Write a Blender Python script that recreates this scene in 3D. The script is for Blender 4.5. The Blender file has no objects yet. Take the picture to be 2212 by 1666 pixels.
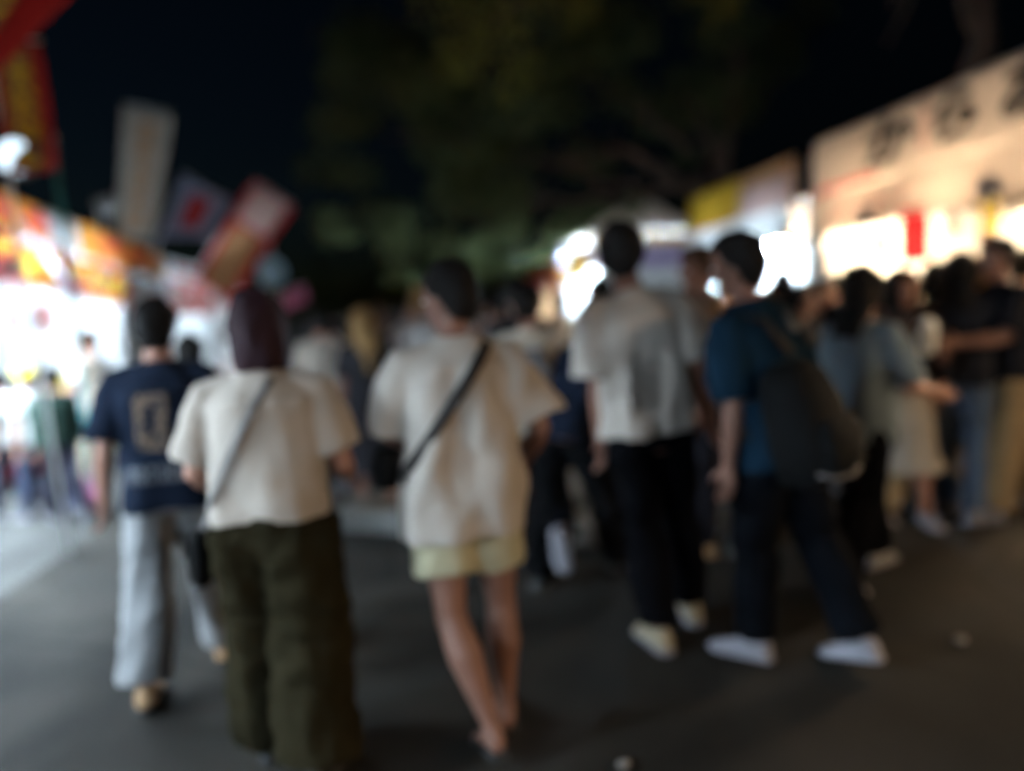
import bpy, math, random
import numpy as np
from mathutils import Vector, Matrix

random.seed(7)
rng = np.random.default_rng(11)
scene = bpy.context.scene
COL = scene.collection
R = math.radians

# ------------------------------------------------------------------ camera
EYE = np.array([0.0, 0.0, 1.45])
YAW, PITCH, ROLL = R(7.9), R(5.2), R(3.7)
FPX, CX, CY = 1640.0, 1106.0, 833.0            # focal length and centre in a 2212 x 1666 picture
fwd = np.array([math.sin(YAW) * math.cos(PITCH), math.cos(YAW) * math.cos(PITCH), -math.sin(PITCH)])
right0 = np.array([math.cos(YAW), -math.sin(YAW), 0.0])
up0 = np.cross(right0, fwd)
cam_r = math.cos(ROLL) * right0 - math.sin(ROLL) * up0
cam_u = math.sin(ROLL) * right0 + math.cos(ROLL) * up0
cam = bpy.data.cameras.new('camera')
camo = bpy.data.objects.new('camera', cam)
COL.objects.link(camo)
camo.matrix_world = Matrix(((cam_r[0], cam_u[0], -fwd[0], EYE[0]), (cam_r[1], cam_u[1], -fwd[1], EYE[1]),
                            (cam_r[2], cam_u[2], -fwd[2], EYE[2]), (0, 0, 0, 1)))
cam.sensor_fit = 'HORIZONTAL'
cam.sensor_width = 36.0
cam.lens = FPX / 2212.0 * 36.0
cam.clip_start, cam.clip_end = 0.05, 600
cam.dof.use_dof = True                         # the picture was taken out of focus
cam.dof.focus_distance = 1.25
cam.dof.aperture_fstop = 0.64
cam.dof.aperture_blades = 0
scene.camera = camo

# ------------------------------------------------------------------ sky, exposure
world = bpy.data.worlds.new('World')
scene.world = world
world.use_nodes = True
wn, wl = world.node_tree.nodes, world.node_tree.links
wn.clear()
wout = wn.new('ShaderNodeOutputWorld')
wbg = wn.new('ShaderNodeBackground')
sky = wn.new('ShaderNodeTexSky')
sky.sky_type = 'NISHITA'
sky.sun_disc = False
sky.sun_elevation = R(-4.0)
sky.sun_rotation = R(-60)
tint = wn.new('ShaderNodeMix')
tint.data_type, tint.blend_type = 'RGBA', 'MULTIPLY'
tint.inputs[0].default_value = 1.0
tint.inputs[7].default_value = (.30, .60, .85, 1)
wl.new(sky.outputs['Color'], tint.inputs[6])
wl.new(tint.outputs[2], wbg.inputs['Color'])
wbg.inputs['Strength'].default_value = 0.08
wl.new(wbg.outputs[0], wout.inputs['Surface'])
scene.view_settings.view_transform = 'Standard'
scene.view_settings.look = 'None'
scene.view_settings.exposure = 0.0
scene.view_settings.gamma = 1.0
scene.view_settings.use_curve_mapping = False
scene.cycles.use_denoising = True
scene.cycles.max_bounces = 6
scene.cycles.diffuse_bounces = 3
scene.cycles.glossy_bounces = 2
scene.cycles.transmission_bounces = 3
scene.cycles.sample_clamp_indirect = 4.0
scene.cycles.caustics_reflective = False
scene.cycles.caustics_refractive = False

COOL = (0.66, 0.85, 1.0)
WARM = (1.0, 0.73, 0.45)
POWER_COOL, POWER_WARM = 620.0, 520.0


def ray(px, py):
    d = fwd * FPX + cam_r * (px - CX) - cam_u * (py - CY)
    return d / np.dot(d, fwd)


def ground(px, py):
    d = ray(px, py)
    return EYE + d * (-EYE[2] / d[2])


def deep(px, py, depth):
    """point seen at (px, py) at this distance along the lens axis"""
    return EYE + ray(px, py) * depth


# ------------------------------------------------------------------ materials
def mat(name, col, rough=0.7, spec=0.3, var=0.12, scale=6.0, bump=0.0, bscale=80.0, emit=None, trans=0.0, metal=0.0, col2=None, sheen=0.0):
    m = bpy.data.materials.new(name)
    m.use_nodes = True
    nt = m.node_tree
    n, l = nt.nodes, nt.links
    n.clear()
    out = n.new('ShaderNodeOutputMaterial')
    if emit:
        e = n.new('ShaderNodeEmission')
        e.inputs['Color'].default_value = (*col, 1)
        e.inputs['Strength'].default_value = emit
        l.new(e.outputs[0], out.inputs['Surface'])
        return m
    p = n.new('ShaderNodeBsdfPrincipled')
    tc = n.new('ShaderNodeTexCoord')
    nz = n.new('ShaderNodeTexNoise')
    nz.inputs['Scale'].default_value = scale
    nz.inputs['Detail'].default_value = 5
    l.new(tc.outputs['Object'], nz.inputs['Vector'])
    rp = n.new('ShaderNodeValToRGB')
    c2 = col2 if col2 else tuple(min(1, c * (1 + var)) for c in col)
    c1 = col if col2 else tuple(c * (1 - var) for c in col)
    rp.color_ramp.elements[0].position = 0.35
    rp.color_ramp.elements[1].position = 0.65
    rp.color_ramp.elements[0].color = (*c1, 1)
    rp.color_ramp.elements[1].color = (*c2, 1)
    l.new(nz.outputs[0], rp.inputs[0])
    l.new(rp.outputs[0], p.inputs['Base Color'])
    p.inputs['Roughness'].default_value = rough
    p.inputs['Specular IOR Level'].default_value = spec
    p.inputs['Metallic'].default_value = metal
    p.inputs['Sheen Weight'].default_value = sheen
    if bump:
        nb = n.new('ShaderNodeTexNoise')
        nb.inputs['Scale'].default_value = bscale
        nb.inputs['Detail'].default_value = 4
        l.new(tc.outputs['Object'], nb.inputs['Vector'])
        b = n.new('ShaderNodeBump')
        b.inputs['Strength'].default_value = bump
        b.inputs['Distance'].default_value = 0.01
        l.new(nb.outputs[0], b.inputs['Height'])
        l.new(b.outputs[0], p.inputs['Normal'])
    if trans:
        t = n.new('ShaderNodeBsdfTranslucent')
        l.new(rp.outputs[0], t.inputs['Color'])
        mx = n.new('ShaderNodeMixShader')
        mx.inputs[0].default_value = trans
        l.new(p.outputs[0], mx.inputs[1])
        l.new(t.outputs[0], mx.inputs[2])
        l.new(mx.outputs[0], out.inputs['Surface'])
    else:
        l.new(p.outputs[0], out.inputs['Surface'])
    return m


_cloths = {}


def cloth(col, var=0.1, trans=0.0):
    k = (tuple(round(c, 3) for c in col), var, trans)
    if k not in _cloths:
        _cloths[k] = mat('woven_cloth', col, rough=0.95, spec=0.15 if max(col) > .1 else .02, var=var, scale=5, bump=0.25, bscale=260, trans=trans, sheen=0.1 if max(col) > .1 else 0.0)
    return _cloths[k]


def asphalt_mat():
    m = mat('asphalt', (0.010, 0.0093, 0.0083), rough=0.9, spec=0.12, scale=1.1, bump=0.45, bscale=110, col2=(0.021, 0.0188, 0.0163))
    nt = m.node_tree
    n, l = nt.nodes, nt.links
    p = [x for x in n if x.type == 'BSDF_PRINCIPLED'][0]
    base = p.inputs['Base Color'].links[0].from_socket
    tc = [x for x in n if x.type == 'TEX_COORD'][0]
    st = n.new('ShaderNodeTexNoise')                   # worn and stained patches
    st.inputs['Scale'].default_value = 0.55
    st.inputs['Detail'].default_value = 8
    st.inputs['Distortion'].default_value = .8
    l.new(tc.outputs['Object'], st.inputs['Vector'])
    vo = n.new('ShaderNodeTexVoronoi')                 # cracks
    vo.feature = 'DISTANCE_TO_EDGE'
    vo.inputs['Scale'].default_value = .45
    dis = n.new('ShaderNodeMix')
    dis.data_type = 'VECTOR'
    dis.inputs[0].default_value = .12
    l.new(tc.outputs['Object'], dis.inputs[4])
    l.new(st.outputs['Color'], dis.inputs[5])
    l.new(dis.outputs[1], vo.inputs['Vector'])
    r1, r2 = n.new('ShaderNodeValToRGB'), n.new('ShaderNodeValToRGB')
    r1.color_ramp.elements[0].position, r1.color_ramp.elements[1].position = .38, .62
    r1.color_ramp.elements[0].color, r1.color_ramp.elements[1].color = (.40, .38, .36, 1), (1.7, 1.66, 1.58, 1)
    r2.color_ramp.elements[0].position, r2.color_ramp.elements[1].position = .0, .012
    r2.color_ramp.elements[0].color, r2.color_ramp.elements[1].color = (.3, .3, .3, 1), (1, 1, 1, 1)
    l.new(st.outputs[0], r1.inputs[0])
    l.new(vo.outputs['Distance'], r2.inputs[0])
    for r in (r1, r2):
        mx = n.new('ShaderNodeMix')
        mx.data_type, mx.blend_type = 'RGBA', 'MULTIPLY'
        mx.inputs[0].default_value = 1
        l.new(base, mx.inputs[6])
        l.new(r.outputs[0], mx.inputs[7])
        base = mx.outputs[2]
    l.new(base, p.inputs['Base Color'])
    return m


M = dict(
    asphalt=asphalt_mat(),
    pale_ground=mat('pale_ground', (0.034, 0.033, 0.031), rough=0.9, spec=0.12, scale=1.7, bump=0.3, bscale=90, col2=(0.054, 0.052, 0.049)),
    stone=mat('granite', (0.07, 0.07, 0.066), rough=0.85, scale=60, bump=0.4, bscale=90, col2=(0.13, 0.13, 0.125)),
    soil=mat('soil', (0.05, 0.04, 0.03), rough=1, scale=9, bump=0.9, bscale=30, col2=(0.09, 0.075, 0.055)),
    bark=mat('bark', (0.085, 0.060, 0.046), rough=0.95, spec=.1, scale=7, bump=1.0, bscale=22, col2=(0.15, 0.105, 0.082)),
    leaf=mat('leaf', (0.075, 0.10, 0.042), rough=0.7, spec=.15, scale=1.2, col2=(0.115, 0.135, 0.055), trans=0.3),
    leaf_yellow=mat('leaf_yellow', (0.13, 0.14, 0.025), rough=0.7, spec=.15, scale=1.5, col2=(0.19, 0.18, 0.035), trans=0.35),
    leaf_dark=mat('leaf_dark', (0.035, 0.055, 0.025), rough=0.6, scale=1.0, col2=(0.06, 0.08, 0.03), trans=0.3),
    metal=mat('galvanised_metal', (0.5, 0.5, 0.52), rough=0.4, metal=1.0, scale=12),
    white_plastic=mat('white_plastic', (0.78, 0.78, 0.78), rough=0.45, var=0.03),
    white_sheet=mat('white_tarpaulin', (0.78, 0.78, 0.77), rough=0.6, var=0.05, trans=0.3),
    cream_sheet=mat('cream_tarpaulin', (0.62, 0.54, 0.48), rough=0.7, var=0.06, trans=0.35),
    red_sheet=mat('red_tarpaulin', (0.52, 0.03, 0.03), rough=0.65, var=0.12, trans=0.35),
    orange_sheet=mat('orange_tarpaulin', (0.72, 0.22, 0.03), rough=0.65, var=0.15, trans=0.4, col2=(0.74, 0.36, 0.05)),
    yellow_sheet=mat('yellow_tarpaulin', (0.75, 0.47, 0.04), rough=0.65, var=0.1, trans=0.4),
    pink_sheet=mat('pink_tarpaulin', (0.62, 0.42, 0.38), rough=0.65, var=0.12, trans=0.35),
    purple_sheet=mat('purple_tarpaulin', (0.33, 0.22, 0.45), rough=0.65, var=0.1, trans=0.3),
    blue_sheet=mat('blue_tarpaulin', (0.12, 0.32, 0.62), rough=0.6, var=0.1, trans=0.3),
    brown_sheet=mat('brown_tarpaulin', (0.42, 0.21, 0.09), rough=0.7, var=0.12, trans=0.3),
    black_paint=mat('black_paint', (0.03, 0.027, 0.025), rough=0.6),
    red_paint=mat('red_paint', (0.55, 0.04, 0.035), rough=0.6),
    yellow_paint=mat('yellow_paint', (0.85, 0.62, 0.05), rough=0.6),
    white_paint=mat('white_paint', (0.8, 0.8, 0.78), rough=0.6, var=0.04),
    wood=mat('plywood', (0.38, 0.27, 0.16), rough=0.7, scale=4, bump=0.2, bscale=40),
    card_red=mat('red_card', (0.80, 0.03, 0.045), rough=0.6, var=0.04, trans=0.6),
    card_yellow=mat('yellow_card', (0.8, 0.62, 0.07), rough=0.6, var=0.05, trans=0.2),
    card_white=mat('white_card', (0.8, 0.79, 0.76), rough=0.6, var=0.04, trans=0.2),
    rubber=mat('black_rubber', (0.02, 0.02, 0.021), rough=0.75),
    nylon=mat('black_nylon', (0.003, 0.003, 0.0033), rough=0.85, spec=.1, bump=0.3, bscale=200),
    strap=mat('dark_webbing', (0.020, 0.018, 0.018), rough=0.8, spec=.1, bump=0.3, bscale=200),
    strap_grey=mat('grey_webbing', (0.10, 0.09, 0.088), rough=0.7, bump=0.3, bscale=200),
    shoe_white=mat('white_leather', (0.22, 0.21, 0.235), rough=0.75, spec=.15, var=0.06),
    shoe_cream=mat('cream_leather', (0.29, 0.24, 0.16), rough=0.6, var=0.12),
    shoe_grey=mat('grey_mesh', (0.22, 0.21, 0.20), rough=0.7, var=0.15),
    shoe_black=mat('black_leather', (0.02, 0.02, 0.02), rough=0.45),
    shoe_tan=mat('tan_leather', (0.45, 0.27, 0.14), rough=0.6),
    eye_white=mat('eye_white', (0.75, 0.74, 0.72), rough=0.2, var=0.02),
    eye_dark=mat('eye_dark', (0.015, 0.01, 0.008), rough=0.15),
    lips=mat('lips', (0.42, 0.15, 0.13), rough=0.5),
    steel=mat('brushed_steel', (0.55, 0.55, 0.55), rough=0.3, metal=1.0),
    paper=mat('white_paper', (0.17, 0.155, 0.14), rough=0.8, var=0.06),
)
SKIN = [mat('skin', c, rough=0.55, spec=0.35, var=0.08, scale=14) for c in ((0.31, 0.150, 0.105), (0.19, 0.090, 0.063), (0.40, 0.23, 0.17))]
HAIR = dict(black=mat('black_hair', (0.007, 0.006, 0.006), rough=0.7, spec=.12, bump=0.6, bscale=120),
            brown=mat('brown_hair', (0.055, 0.030, 0.018), rough=0.7, spec=.12, bump=0.6, bscale=120),
            light=mat('light_brown_hair', (0.22, 0.13, 0.055), rough=0.7, spec=.12, bump=0.6, bscale=120),
            maroon=mat('maroon_hair', (0.020, 0.008, 0.012), rough=0.7, spec=.12, bump=0.6, bscale=120))


# ------------------------------------------------------------------ mesh helpers
class MB:
    def __init__(self):
        self.v, self.f, self.n = [], [], 0

    def add(self, verts, faces):
        verts = np.asarray(verts, float)
        self.v.append(verts)
        self.f.extend([tuple(i + self.n for i in fc) for fc in faces])
        self.n += len(verts)

    def box(self, c, s, rot=None):
        c, h = np.asarray(c, float), np.asarray(s, float) / 2
        v = np.array([[x, y, z] for x in (-1, 1) for y in (-1, 1) for z in (-1, 1)]) * h
        if rot is not None:
            v = v @ np.asarray(rot).T
        self.add(v + c, [(0, 1, 3, 2), (4, 6, 7, 5), (0, 4, 5, 1), (2, 3, 7, 6), (0, 2, 6, 4), (1, 5, 7, 3)])

    def loft(self, rings, n=16, power=2.0):
        """rings: (centre, u_axis*ru, v_axis*rv); closed with end fans"""
        a = np.linspace(0, 2 * math.pi, n, endpoint=False)
        ca, sa = np.cos(a), np.sin(a)
        if power != 2.0:
            ca = np.sign(ca) * np.abs(ca) ** (2 / power)
            sa = np.sign(sa) * np.abs(sa) ** (2 / power)
        vs = []
        for c, u, v in rings:
            vs.append(np.asarray(c)[None] + ca[:, None] * np.asarray(u)[None] + sa[:, None] * np.asarray(v)[None])
        k = len(rings)
        fs = []
        for i in range(k - 1):
            for j in range(n):
                j2 = (j + 1) % n
                fs.append((i * n + j, i * n + j2, (i + 1) * n + j2, (i + 1) * n + j))
        vs.append(np.asarray(rings[0][0])[None])
        vs.append(np.asarray(rings[-1][0])[None])
        b, t = k * n, k * n + 1
        for j in range(n):
            j2 = (j + 1) % n
            fs.append((b, j2, j))
            fs.append((t, (k - 1) * n + j, (k - 1) * n + j2))
        self.add(np.vstack(vs), fs)

    def tube(self, pts, radii, n=10, flat=None, flat_dir=None):
        """tapered tube along a path; flat: second radius factor along flat_dir"""
        pts = [np.asarray(p, float) for p in pts]
        if np.isscalar(radii):
            radii = [radii] * len(pts)
        rings, prev = [], None
        for i, p in enumerate(pts):
            t = pts[min(i + 1, len(pts) - 1)] - pts[max(i - 1, 0)]
            t = t / (np.linalg.norm(t) + 1e-9)
            ref = np.asarray(flat_dir[i] if flat_dir is not None else (prev if prev is not None else ((0, 0, 1) if abs(t[2]) < .8 else (1, 0, 0))), float)
            u = ref - t * np.dot(ref, t)
            u = u / (np.linalg.norm(u) + 1e-9)
            prev = u
            w = np.cross(t, u)
            rings.append((p, u * radii[i] * (flat if flat else 1.0), w * radii[i]))
        self.loft(rings, n)

    def ell(self, c, r, n=12, m=8, rot=None):
        c = np.asarray(c, float)
        A = np.eye(3) if rot is None else np.asarray(rot)
        rings = []
        for i in range(m + 1):
            th = math.pi * i / m
            k = max(math.sin(th), 0.02)
            rings.append((c + A @ np.array([0, 0, -math.cos(th) * r[2]]), A @ np.array([r[0] * k, 0, 0]), A @ np.array([0, r[1] * k, 0])))
        self.loft(rings, n)

    def mesh(self, name):
        me = bpy.data.meshes.new(name)
        me.from_pydata(np.vstack(self.v).tolist(), [], self.f)
        me.update()
        return me

    def build(self, name, m, parent=None, smooth=False, **kw):
        me = self.mesh(name)
        if smooth:
            me.polygons.foreach_set('use_smooth', [True] * len(me.polygons))
        return link(name, me, m, parent, **kw)


def link(name, me, m, parent=None, loc=None, **props):
    o = bpy.data.objects.new(name, me)
    COL.objects.link(o)
    if m is not None:
        me.materials.clear()
        for mm in (m if isinstance(m, (list, tuple)) else [m]):
            me.materials.append(mm)
    if parent is not None:
        o.parent = parent
    if loc is not None:
        o.location = loc
    for k, v in props.items():
        o[k] = v
    return o


def thing(name, label, cat, loc=(0, 0, 0), rz=0.0, group=None):
    o = bpy.data.objects.new(name, None)
    COL.objects.link(o)
    o.location = [float(x) for x in loc]
    o.rotation_euler = (0, 0, rz)
    o.empty_display_size = 0.1
    o['label'], o['category'] = label, cat
    if group:
        o['group'] = group
    return o


def copy_tree(o, parent=None):
    c = o.copy()
    COL.objects.link(c)
    if parent is not None:
        c.parent = parent
    for ch in list(o.children):
        copy_tree(ch, c)
    return c


def remesh(mb, voxel, smooth=4):
    me = mb.mesh('temp')
    o = bpy.data.objects.new('temp', me)
    COL.objects.link(o)
    r = o.modifiers.new('r', 'REMESH')
    r.mode = 'VOXEL'
    r.voxel_size = voxel
    if smooth:
        s = o.modifiers.new('s', 'SMOOTH')
        s.factor, s.iterations = 0.5, smooth
    dg = bpy.context.evaluated_depsgraph_get()
    out = bpy.data.meshes.new_from_object(o.evaluated_get(dg))
    bpy.data.objects.remove(o)
    bpy.data.meshes.remove(me)
    out.polygons.foreach_set('use_smooth', [True] * len(out.polygons))
    return out


def get_co(me):
    a = np.empty(len(me.vertices) * 3)
    me.vertices.foreach_get('co', a)
    b = np.empty(len(me.vertices) * 3)
    me.vertices.foreach_get('normal', b)
    return a.reshape(-1, 3), b.reshape(-1, 3)


def set_co(me, co):
    me.vertices.foreach_set('co', co.ravel())
    me.update()


def waves(p, seed, k, amp, n=7, stretch=(1, 1, 1)):
    g = np.random.default_rng(abs(int(seed)))
    q = p * np.asarray(stretch)
    out = np.zeros(len(p))
    for i in range(n):
        d = g.normal(size=3)
        d /= np.linalg.norm(d)
        f = k * g.uniform(0.6, 1.8)
        out += np.sin(q @ d * f + g.uniform(0, 6.28) + 1.2 * np.sin(q @ g.normal(size=3) * f * 0.35)) / n ** 0.5
    return out * amp


def cut(me, planes, voxel):
    """open the flat ends of a garment: planes = (point, outward normal, radius)"""
    import bmesh
    bm = bmesh.new()
    bm.from_mesh(me)
    dead = []
    for f in bm.faces:
        c = f.calc_center_median()
        for p, nrm, rad in planes:
            d = c - p
            if abs(d.dot(nrm)) < voxel * 2.2 and f.normal.dot(nrm) > 0.72 and d.length < rad:
                dead.append(f)
                break
    bmesh.ops.delete(bm, geom=dead, context='FACES')
    bm.to_mesh(me)
    bm.free()
    me.polygons.foreach_set('use_smooth', [True] * len(me.polygons))


# ------------------------------------------------------------------ people
PROF_O = np.array([-.12, -.06, 0.0, .06, .12, .20, .30, .40, .46, .50, .53, .56])
PROF_X = np.array([.120, .158, .168, .165, .150, .140, .152, .168, .168, .140, .095, .060])
PROF_Y = np.array([.085, .108, .115, .112, .100, .095, .104, .108, .098, .085, .070, .060])
HEADZ = [(-.002, .020, .022, .052), (.012, .036, .040, .042), (.040, .054, .064, .020), (.075, .064, .082, .006), (.110, .071, .093, .0),
         (.145, .0755, .098, -.004), (.175, .072, .093, -.008), (.200, .057, .075, -.010), (.217, .034, .045, -.010), (.2255, .010, .012, -.010)]


def rotm(axis, ang):
    return np.array(Matrix.Rotation(ang, 3, axis))


def person(label, pos, H, yaw, group='festival-goers in the street', voxel=0.009, legs=((16, 6, 0, 0), (-14, 18, 0, 28)),
           arms=((-8, 7, 14, 0), (10, 7, 16, 0)), lean=2, side=0, twist=0, head=(0, 0), skin=0, hair=('short', 'black'), build=1.0,
           shirt=None, bottom=None, shoes='shoe_white', sandals=False, seed=1, back_print=None, name='person'):
    root = thing(name, label, 'person', (pos[0], pos[1], 0.0), yaw, group)
    s = H / 1.765
    X, Y, Z = np.eye(3)
    # ---- legs first, to find the height of the pelvis
    TH, SH, AH = .425, .405, .082
    leg = []
    for sg, (sw, kf, ab, fp, *sa_) in zip((-1, 1), legs):
        sab = R(sa_[0]) if sa_ else R(ab) * .8
        sw, kf, ab, fp = R(sw), R(kf), R(ab), R(fp)
        hip = np.array([sg * .088, 0, -.01])
        fp0 = fp
        d1 = np.array([sg * math.sin(ab), math.sin(sw), -math.cos(sw)])
        d2 = np.array([sg * math.sin(sab), math.sin(sw - kf), -math.cos(sw - kf)])
        d1, d2 = d1 / np.linalg.norm(d1), d2 / np.linalg.norm(d2)
        knee = hip + d1 * TH
        ank = knee + d2 * SH
        leg.append(dict(hip=hip, knee=knee, ank=ank, fp=fp, sg=sg))
    flat = [l for l in leg if l['fp'] < 1e-3] or leg
    pz = AH - min(l['ank'][2] for l in flat)
    P = np.array([0, 0, pz])
    for l in leg:
        best = None
        for fp in ([l['fp']] if l['fp'] < 1e-3 or l['fp'] > 1.0 else np.linspace(0, 1.1, 45)):
            f = np.array([l['sg'] * .14, math.cos(fp), -math.sin(fp)])
            f /= np.linalg.norm(f)
            w = np.cross(f, Z)
            w /= np.linalg.norm(w)
            nrm = np.cross(w, f)
            toe = l['ank'] + P - nrm * AH + f * .17
            if best is None or abs(toe[2] - .004) < best[0]:
                best = (abs(toe[2] - .004), f, w, nrm)
        l['f'], l['w'], l['n'] = best[1:]
        for k in ('hip', 'knee', 'ank'):
            l[k] = l[k] + P
    # ---- torso frame
    A = rotm('Z', R(twist)) @ rotm('Y', R(side)) @ rotm('X', -R(lean))
    Rv, Fv, Uv = A @ X, A @ Y, A @ Z

    def tp(x, y, o):
        b = min(max(o, 0.0), 1.0)
        return P + Rv * x + Fv * y + Uv * o

    def prof(o):
        return np.interp(o, PROF_O, PROF_X) * build, np.interp(o, PROF_O, PROF_Y) * build
    # ---- arms
    arm = []
    for sg, (sw, ab, ef, inw) in zip((-1, 1), arms):
        sw, ab, ef, inw = R(sw), R(ab), R(ef), R(inw)
        sh = tp(sg * .172 * build, 0, .468)
        d1 = sg * math.sin(ab) * Rv + math.cos(ab) * (math.sin(sw) * Fv - math.cos(sw) * Uv)
        a2 = sw + ef
        b2 = ab * (1 - min(1, ef * .9)) - inw
        d2 = sg * math.sin(b2) * Rv + math.cos(b2) * (math.sin(a2) * Fv - math.cos(a2) * Uv)
        elb = sh + d1 * .285
        wri = elb + d2 * .245
        arm.append(dict(sh=sh, elb=elb, wri=wri, d1=d1, d2=d2, sg=sg))
    # ---- body: one continuous mesh
    b = MB()
    rings = []
    for o in PROF_O:
        rx, ry = prof(o)
        rings.append((tp(0, 0, o), Rv * rx, Fv * ry))
    rings += [(tp(0, .012, .60), Rv * .053, Fv * .056), (tp(0, .025, .64), Rv * .054, Fv * .058)]
    b.loft(rings, 20)
    hz = .585
    HA = A @ rotm('X', R(lean)) @ rotm('Z', head[0]) @ rotm('X', -head[1])
    hc = tp(0, .022, hz)
    H3 = lambda x, y, z: hc + HA @ np.array([x, y, z])
    b.loft([(H3(0, yo, z), HA @ (X * rx), HA @ (Y * ry)) for z, rx, ry, yo in HEADZ], 20)
    b.loft([(H3(0, .088, .118), HA @ (X * .009), HA @ (Y * .01)), (H3(0, .098, .098), HA @ (X * .011), HA @ (Y * .014)),
            (H3(0, .106, .080), HA @ (X * .017), HA @ (Y * .016)), (H3(0, .092, .070), HA @ (X * .013), HA @ (Y * .012))], 10)
    for sg in (-1, 1):
        b.ell(H3(sg * .077, -.008, .098), (.009, .018, .031), 8, 6, HA)
    for a in arm:
        k = build ** .5
        b.tube([a['sh'] - a['d1'] * .03, a['sh'] + a['d1'] * .05, a['sh'] + a['d1'] * .15, a['elb'], a['elb'] + a['d2'] * .07, a['elb'] + a['d2'] * .17, a['wri']],
               [.050 * k, .054 * k, .047 * k, .040 * k, .043 * k, .034 * k, .027 * k], 12)
        # hand: flattened palm, four fingers of different length, a thumb from the side of the palm
        d = a['d2']
        ref = Fv if abs(np.dot(d, Fv)) < .8 else Uv
        fr = ref - d * np.dot(ref, d)
        fr /= np.linalg.norm(fr)                     # thumb side
        pn = np.cross(fr, d) * a['sg']               # towards the back of the hand (outer side)
        pn /= np.linalg.norm(pn)
        w = a['wri']
        b.loft([(w - d * .01, fr * .026, pn * .021), (w + d * .025, fr * .035, pn * .018), (w + d * .06, fr * .041, pn * .016), (w + d * .088, fr * .039, pn * .012)], 12)
        for q, (off, ln) in enumerate(((.028, .068), (.010, .078), (-.009, .072), (-.027, .056))):
            b0 = w + d * .078 + fr * off
            c1, c2 = 0.22 + .05 * q, 0.55 + .08 * q
            p1 = b0 + (d * math.cos(c1) - pn * math.sin(c1)) * ln * .5
            p2 = p1 + (d * math.cos(c2) - pn * math.sin(c2)) * ln * .32
            p3 = p2 + (d * math.cos(c2 + .3) - pn * math.sin(c2 + .3)) * ln * .26
            b.tube([b0, p1, p2, p3], [.0095, .0088, .008, .006], 8)
        t0 = w + d * .028 + fr * .028
        t1 = t0 + (d * .62 + fr * .66 - pn * .3) * .040
        t2 = t1 + (d * .85 + fr * .25 - pn * .4) * .032
        b.tube([t0, t1, t2], [.0125, .0105, .0078], 8)
        a['hand'] = w + d * .10 - pn * .02
    for l in leg:
        k = build ** .5
        u1 = (l['knee'] - l['hip']) / TH
        u2 = (l['ank'] - l['knee']) / SH
        back = -np.cross(l['w'], u2)
        b.tube([l['hip'] + Z * .03, l['hip'] + u1 * .08, l['hip'] + u1 * .22, l['hip'] + u1 * .36, l['knee'], l['knee'] + u2 * .06 - Y * .008, l['knee'] + u2 * .14 - Y * .014,
                l['knee'] + u2 * .26 - Y * .006, l['ank'] - u2 * .03, l['ank'] + u2 * .02],
               [.088 * k, .090 * k, .076 * k, .060 * k, .054 * k, .057 * k, .063 * k, .046 * k, .034 * k, .035 * k], 14)
        f, w, n_ = l['f'], l['w'], l['n']
        base = l['ank'] - n_ * AH
        g = .010 if sandals else 0.006
        b.loft([(base - f * .055 + n_ * (.03 + g), w * .022, n_ * .022), (base - f * .035 + n_ * (.036 + g), w * .033, n_ * .036), (base + n_ * (.042 + g), w * .034, n_ * .042),
                (base + f * .06 + n_ * (.034 + g), w * .038, n_ * .032), (base + f * .115 + n_ * (.022 + g), w * .045, n_ * .020), (base + f * .15 + n_ * (.016 + g), w * .042, n_ * .014),
                (base + f * .178 + n_ * (.013 + g), w * .028, n_ * .010)], 12)
    bm_ = remesh(b, voxel / s, 3)
    co, _ = get_co(bm_)
    set_co(bm_, co * s)
    link('body', bm_, SKIN[skin], root)
    S = lambda mb_: mb_

    def scaled(me):
        c, _ = get_co(me)
        set_co(me, c * s)
        return me

    def part(name, mb_, m, smooth=True, parent=None):
        me = mb_.mesh(name)
        me.polygons.foreach_set('use_smooth', [smooth] * len(me.polygons))
        return link(name, scaled(me), m, parent or root)
    # ---- face
    for sg in (-1, 1):
        e = MB()
        e.ell(H3(sg * .031, .083, .112), (.0125, .011, .0075), 10, 6, HA)
        eo = part('eye', e, M['eye_white'])
        e = MB()
        e.ell(H3(sg * .031, .0915, .112), (.0055, .0038, .0058), 8, 6, HA)
        part('iris', e, M['eye_dark'], parent=eo)
        e = MB()
        e.tube([H3(sg * .015, .094, .129), H3(sg * .031, .093, .135), H3(sg * .046, .082, .131)], [.003, .004, .0025], 6)
        part('eyebrow', e, HAIR[hair[1]] if hair[1] != 'light' else HAIR['brown'])
    e = MB()
    e.ell(H3(0, .084, .045), (.021, .008, .007), 10, 6, HA)
    part('mouth', e, M['lips'])
    # ---- hair: a shell round the skull, sunk under the skin over the face
    style, hcol = hair[0], hair[1]
    nu, nv = 44, 26
    vs, fs = [], []
    c0 = np.array([0, -.006, .112])
    sm = lambda x, lo, hi: (lambda q: q * q * (3 - 2 * q))(min(1, max(0, (x - lo) / (hi - lo))))
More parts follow.
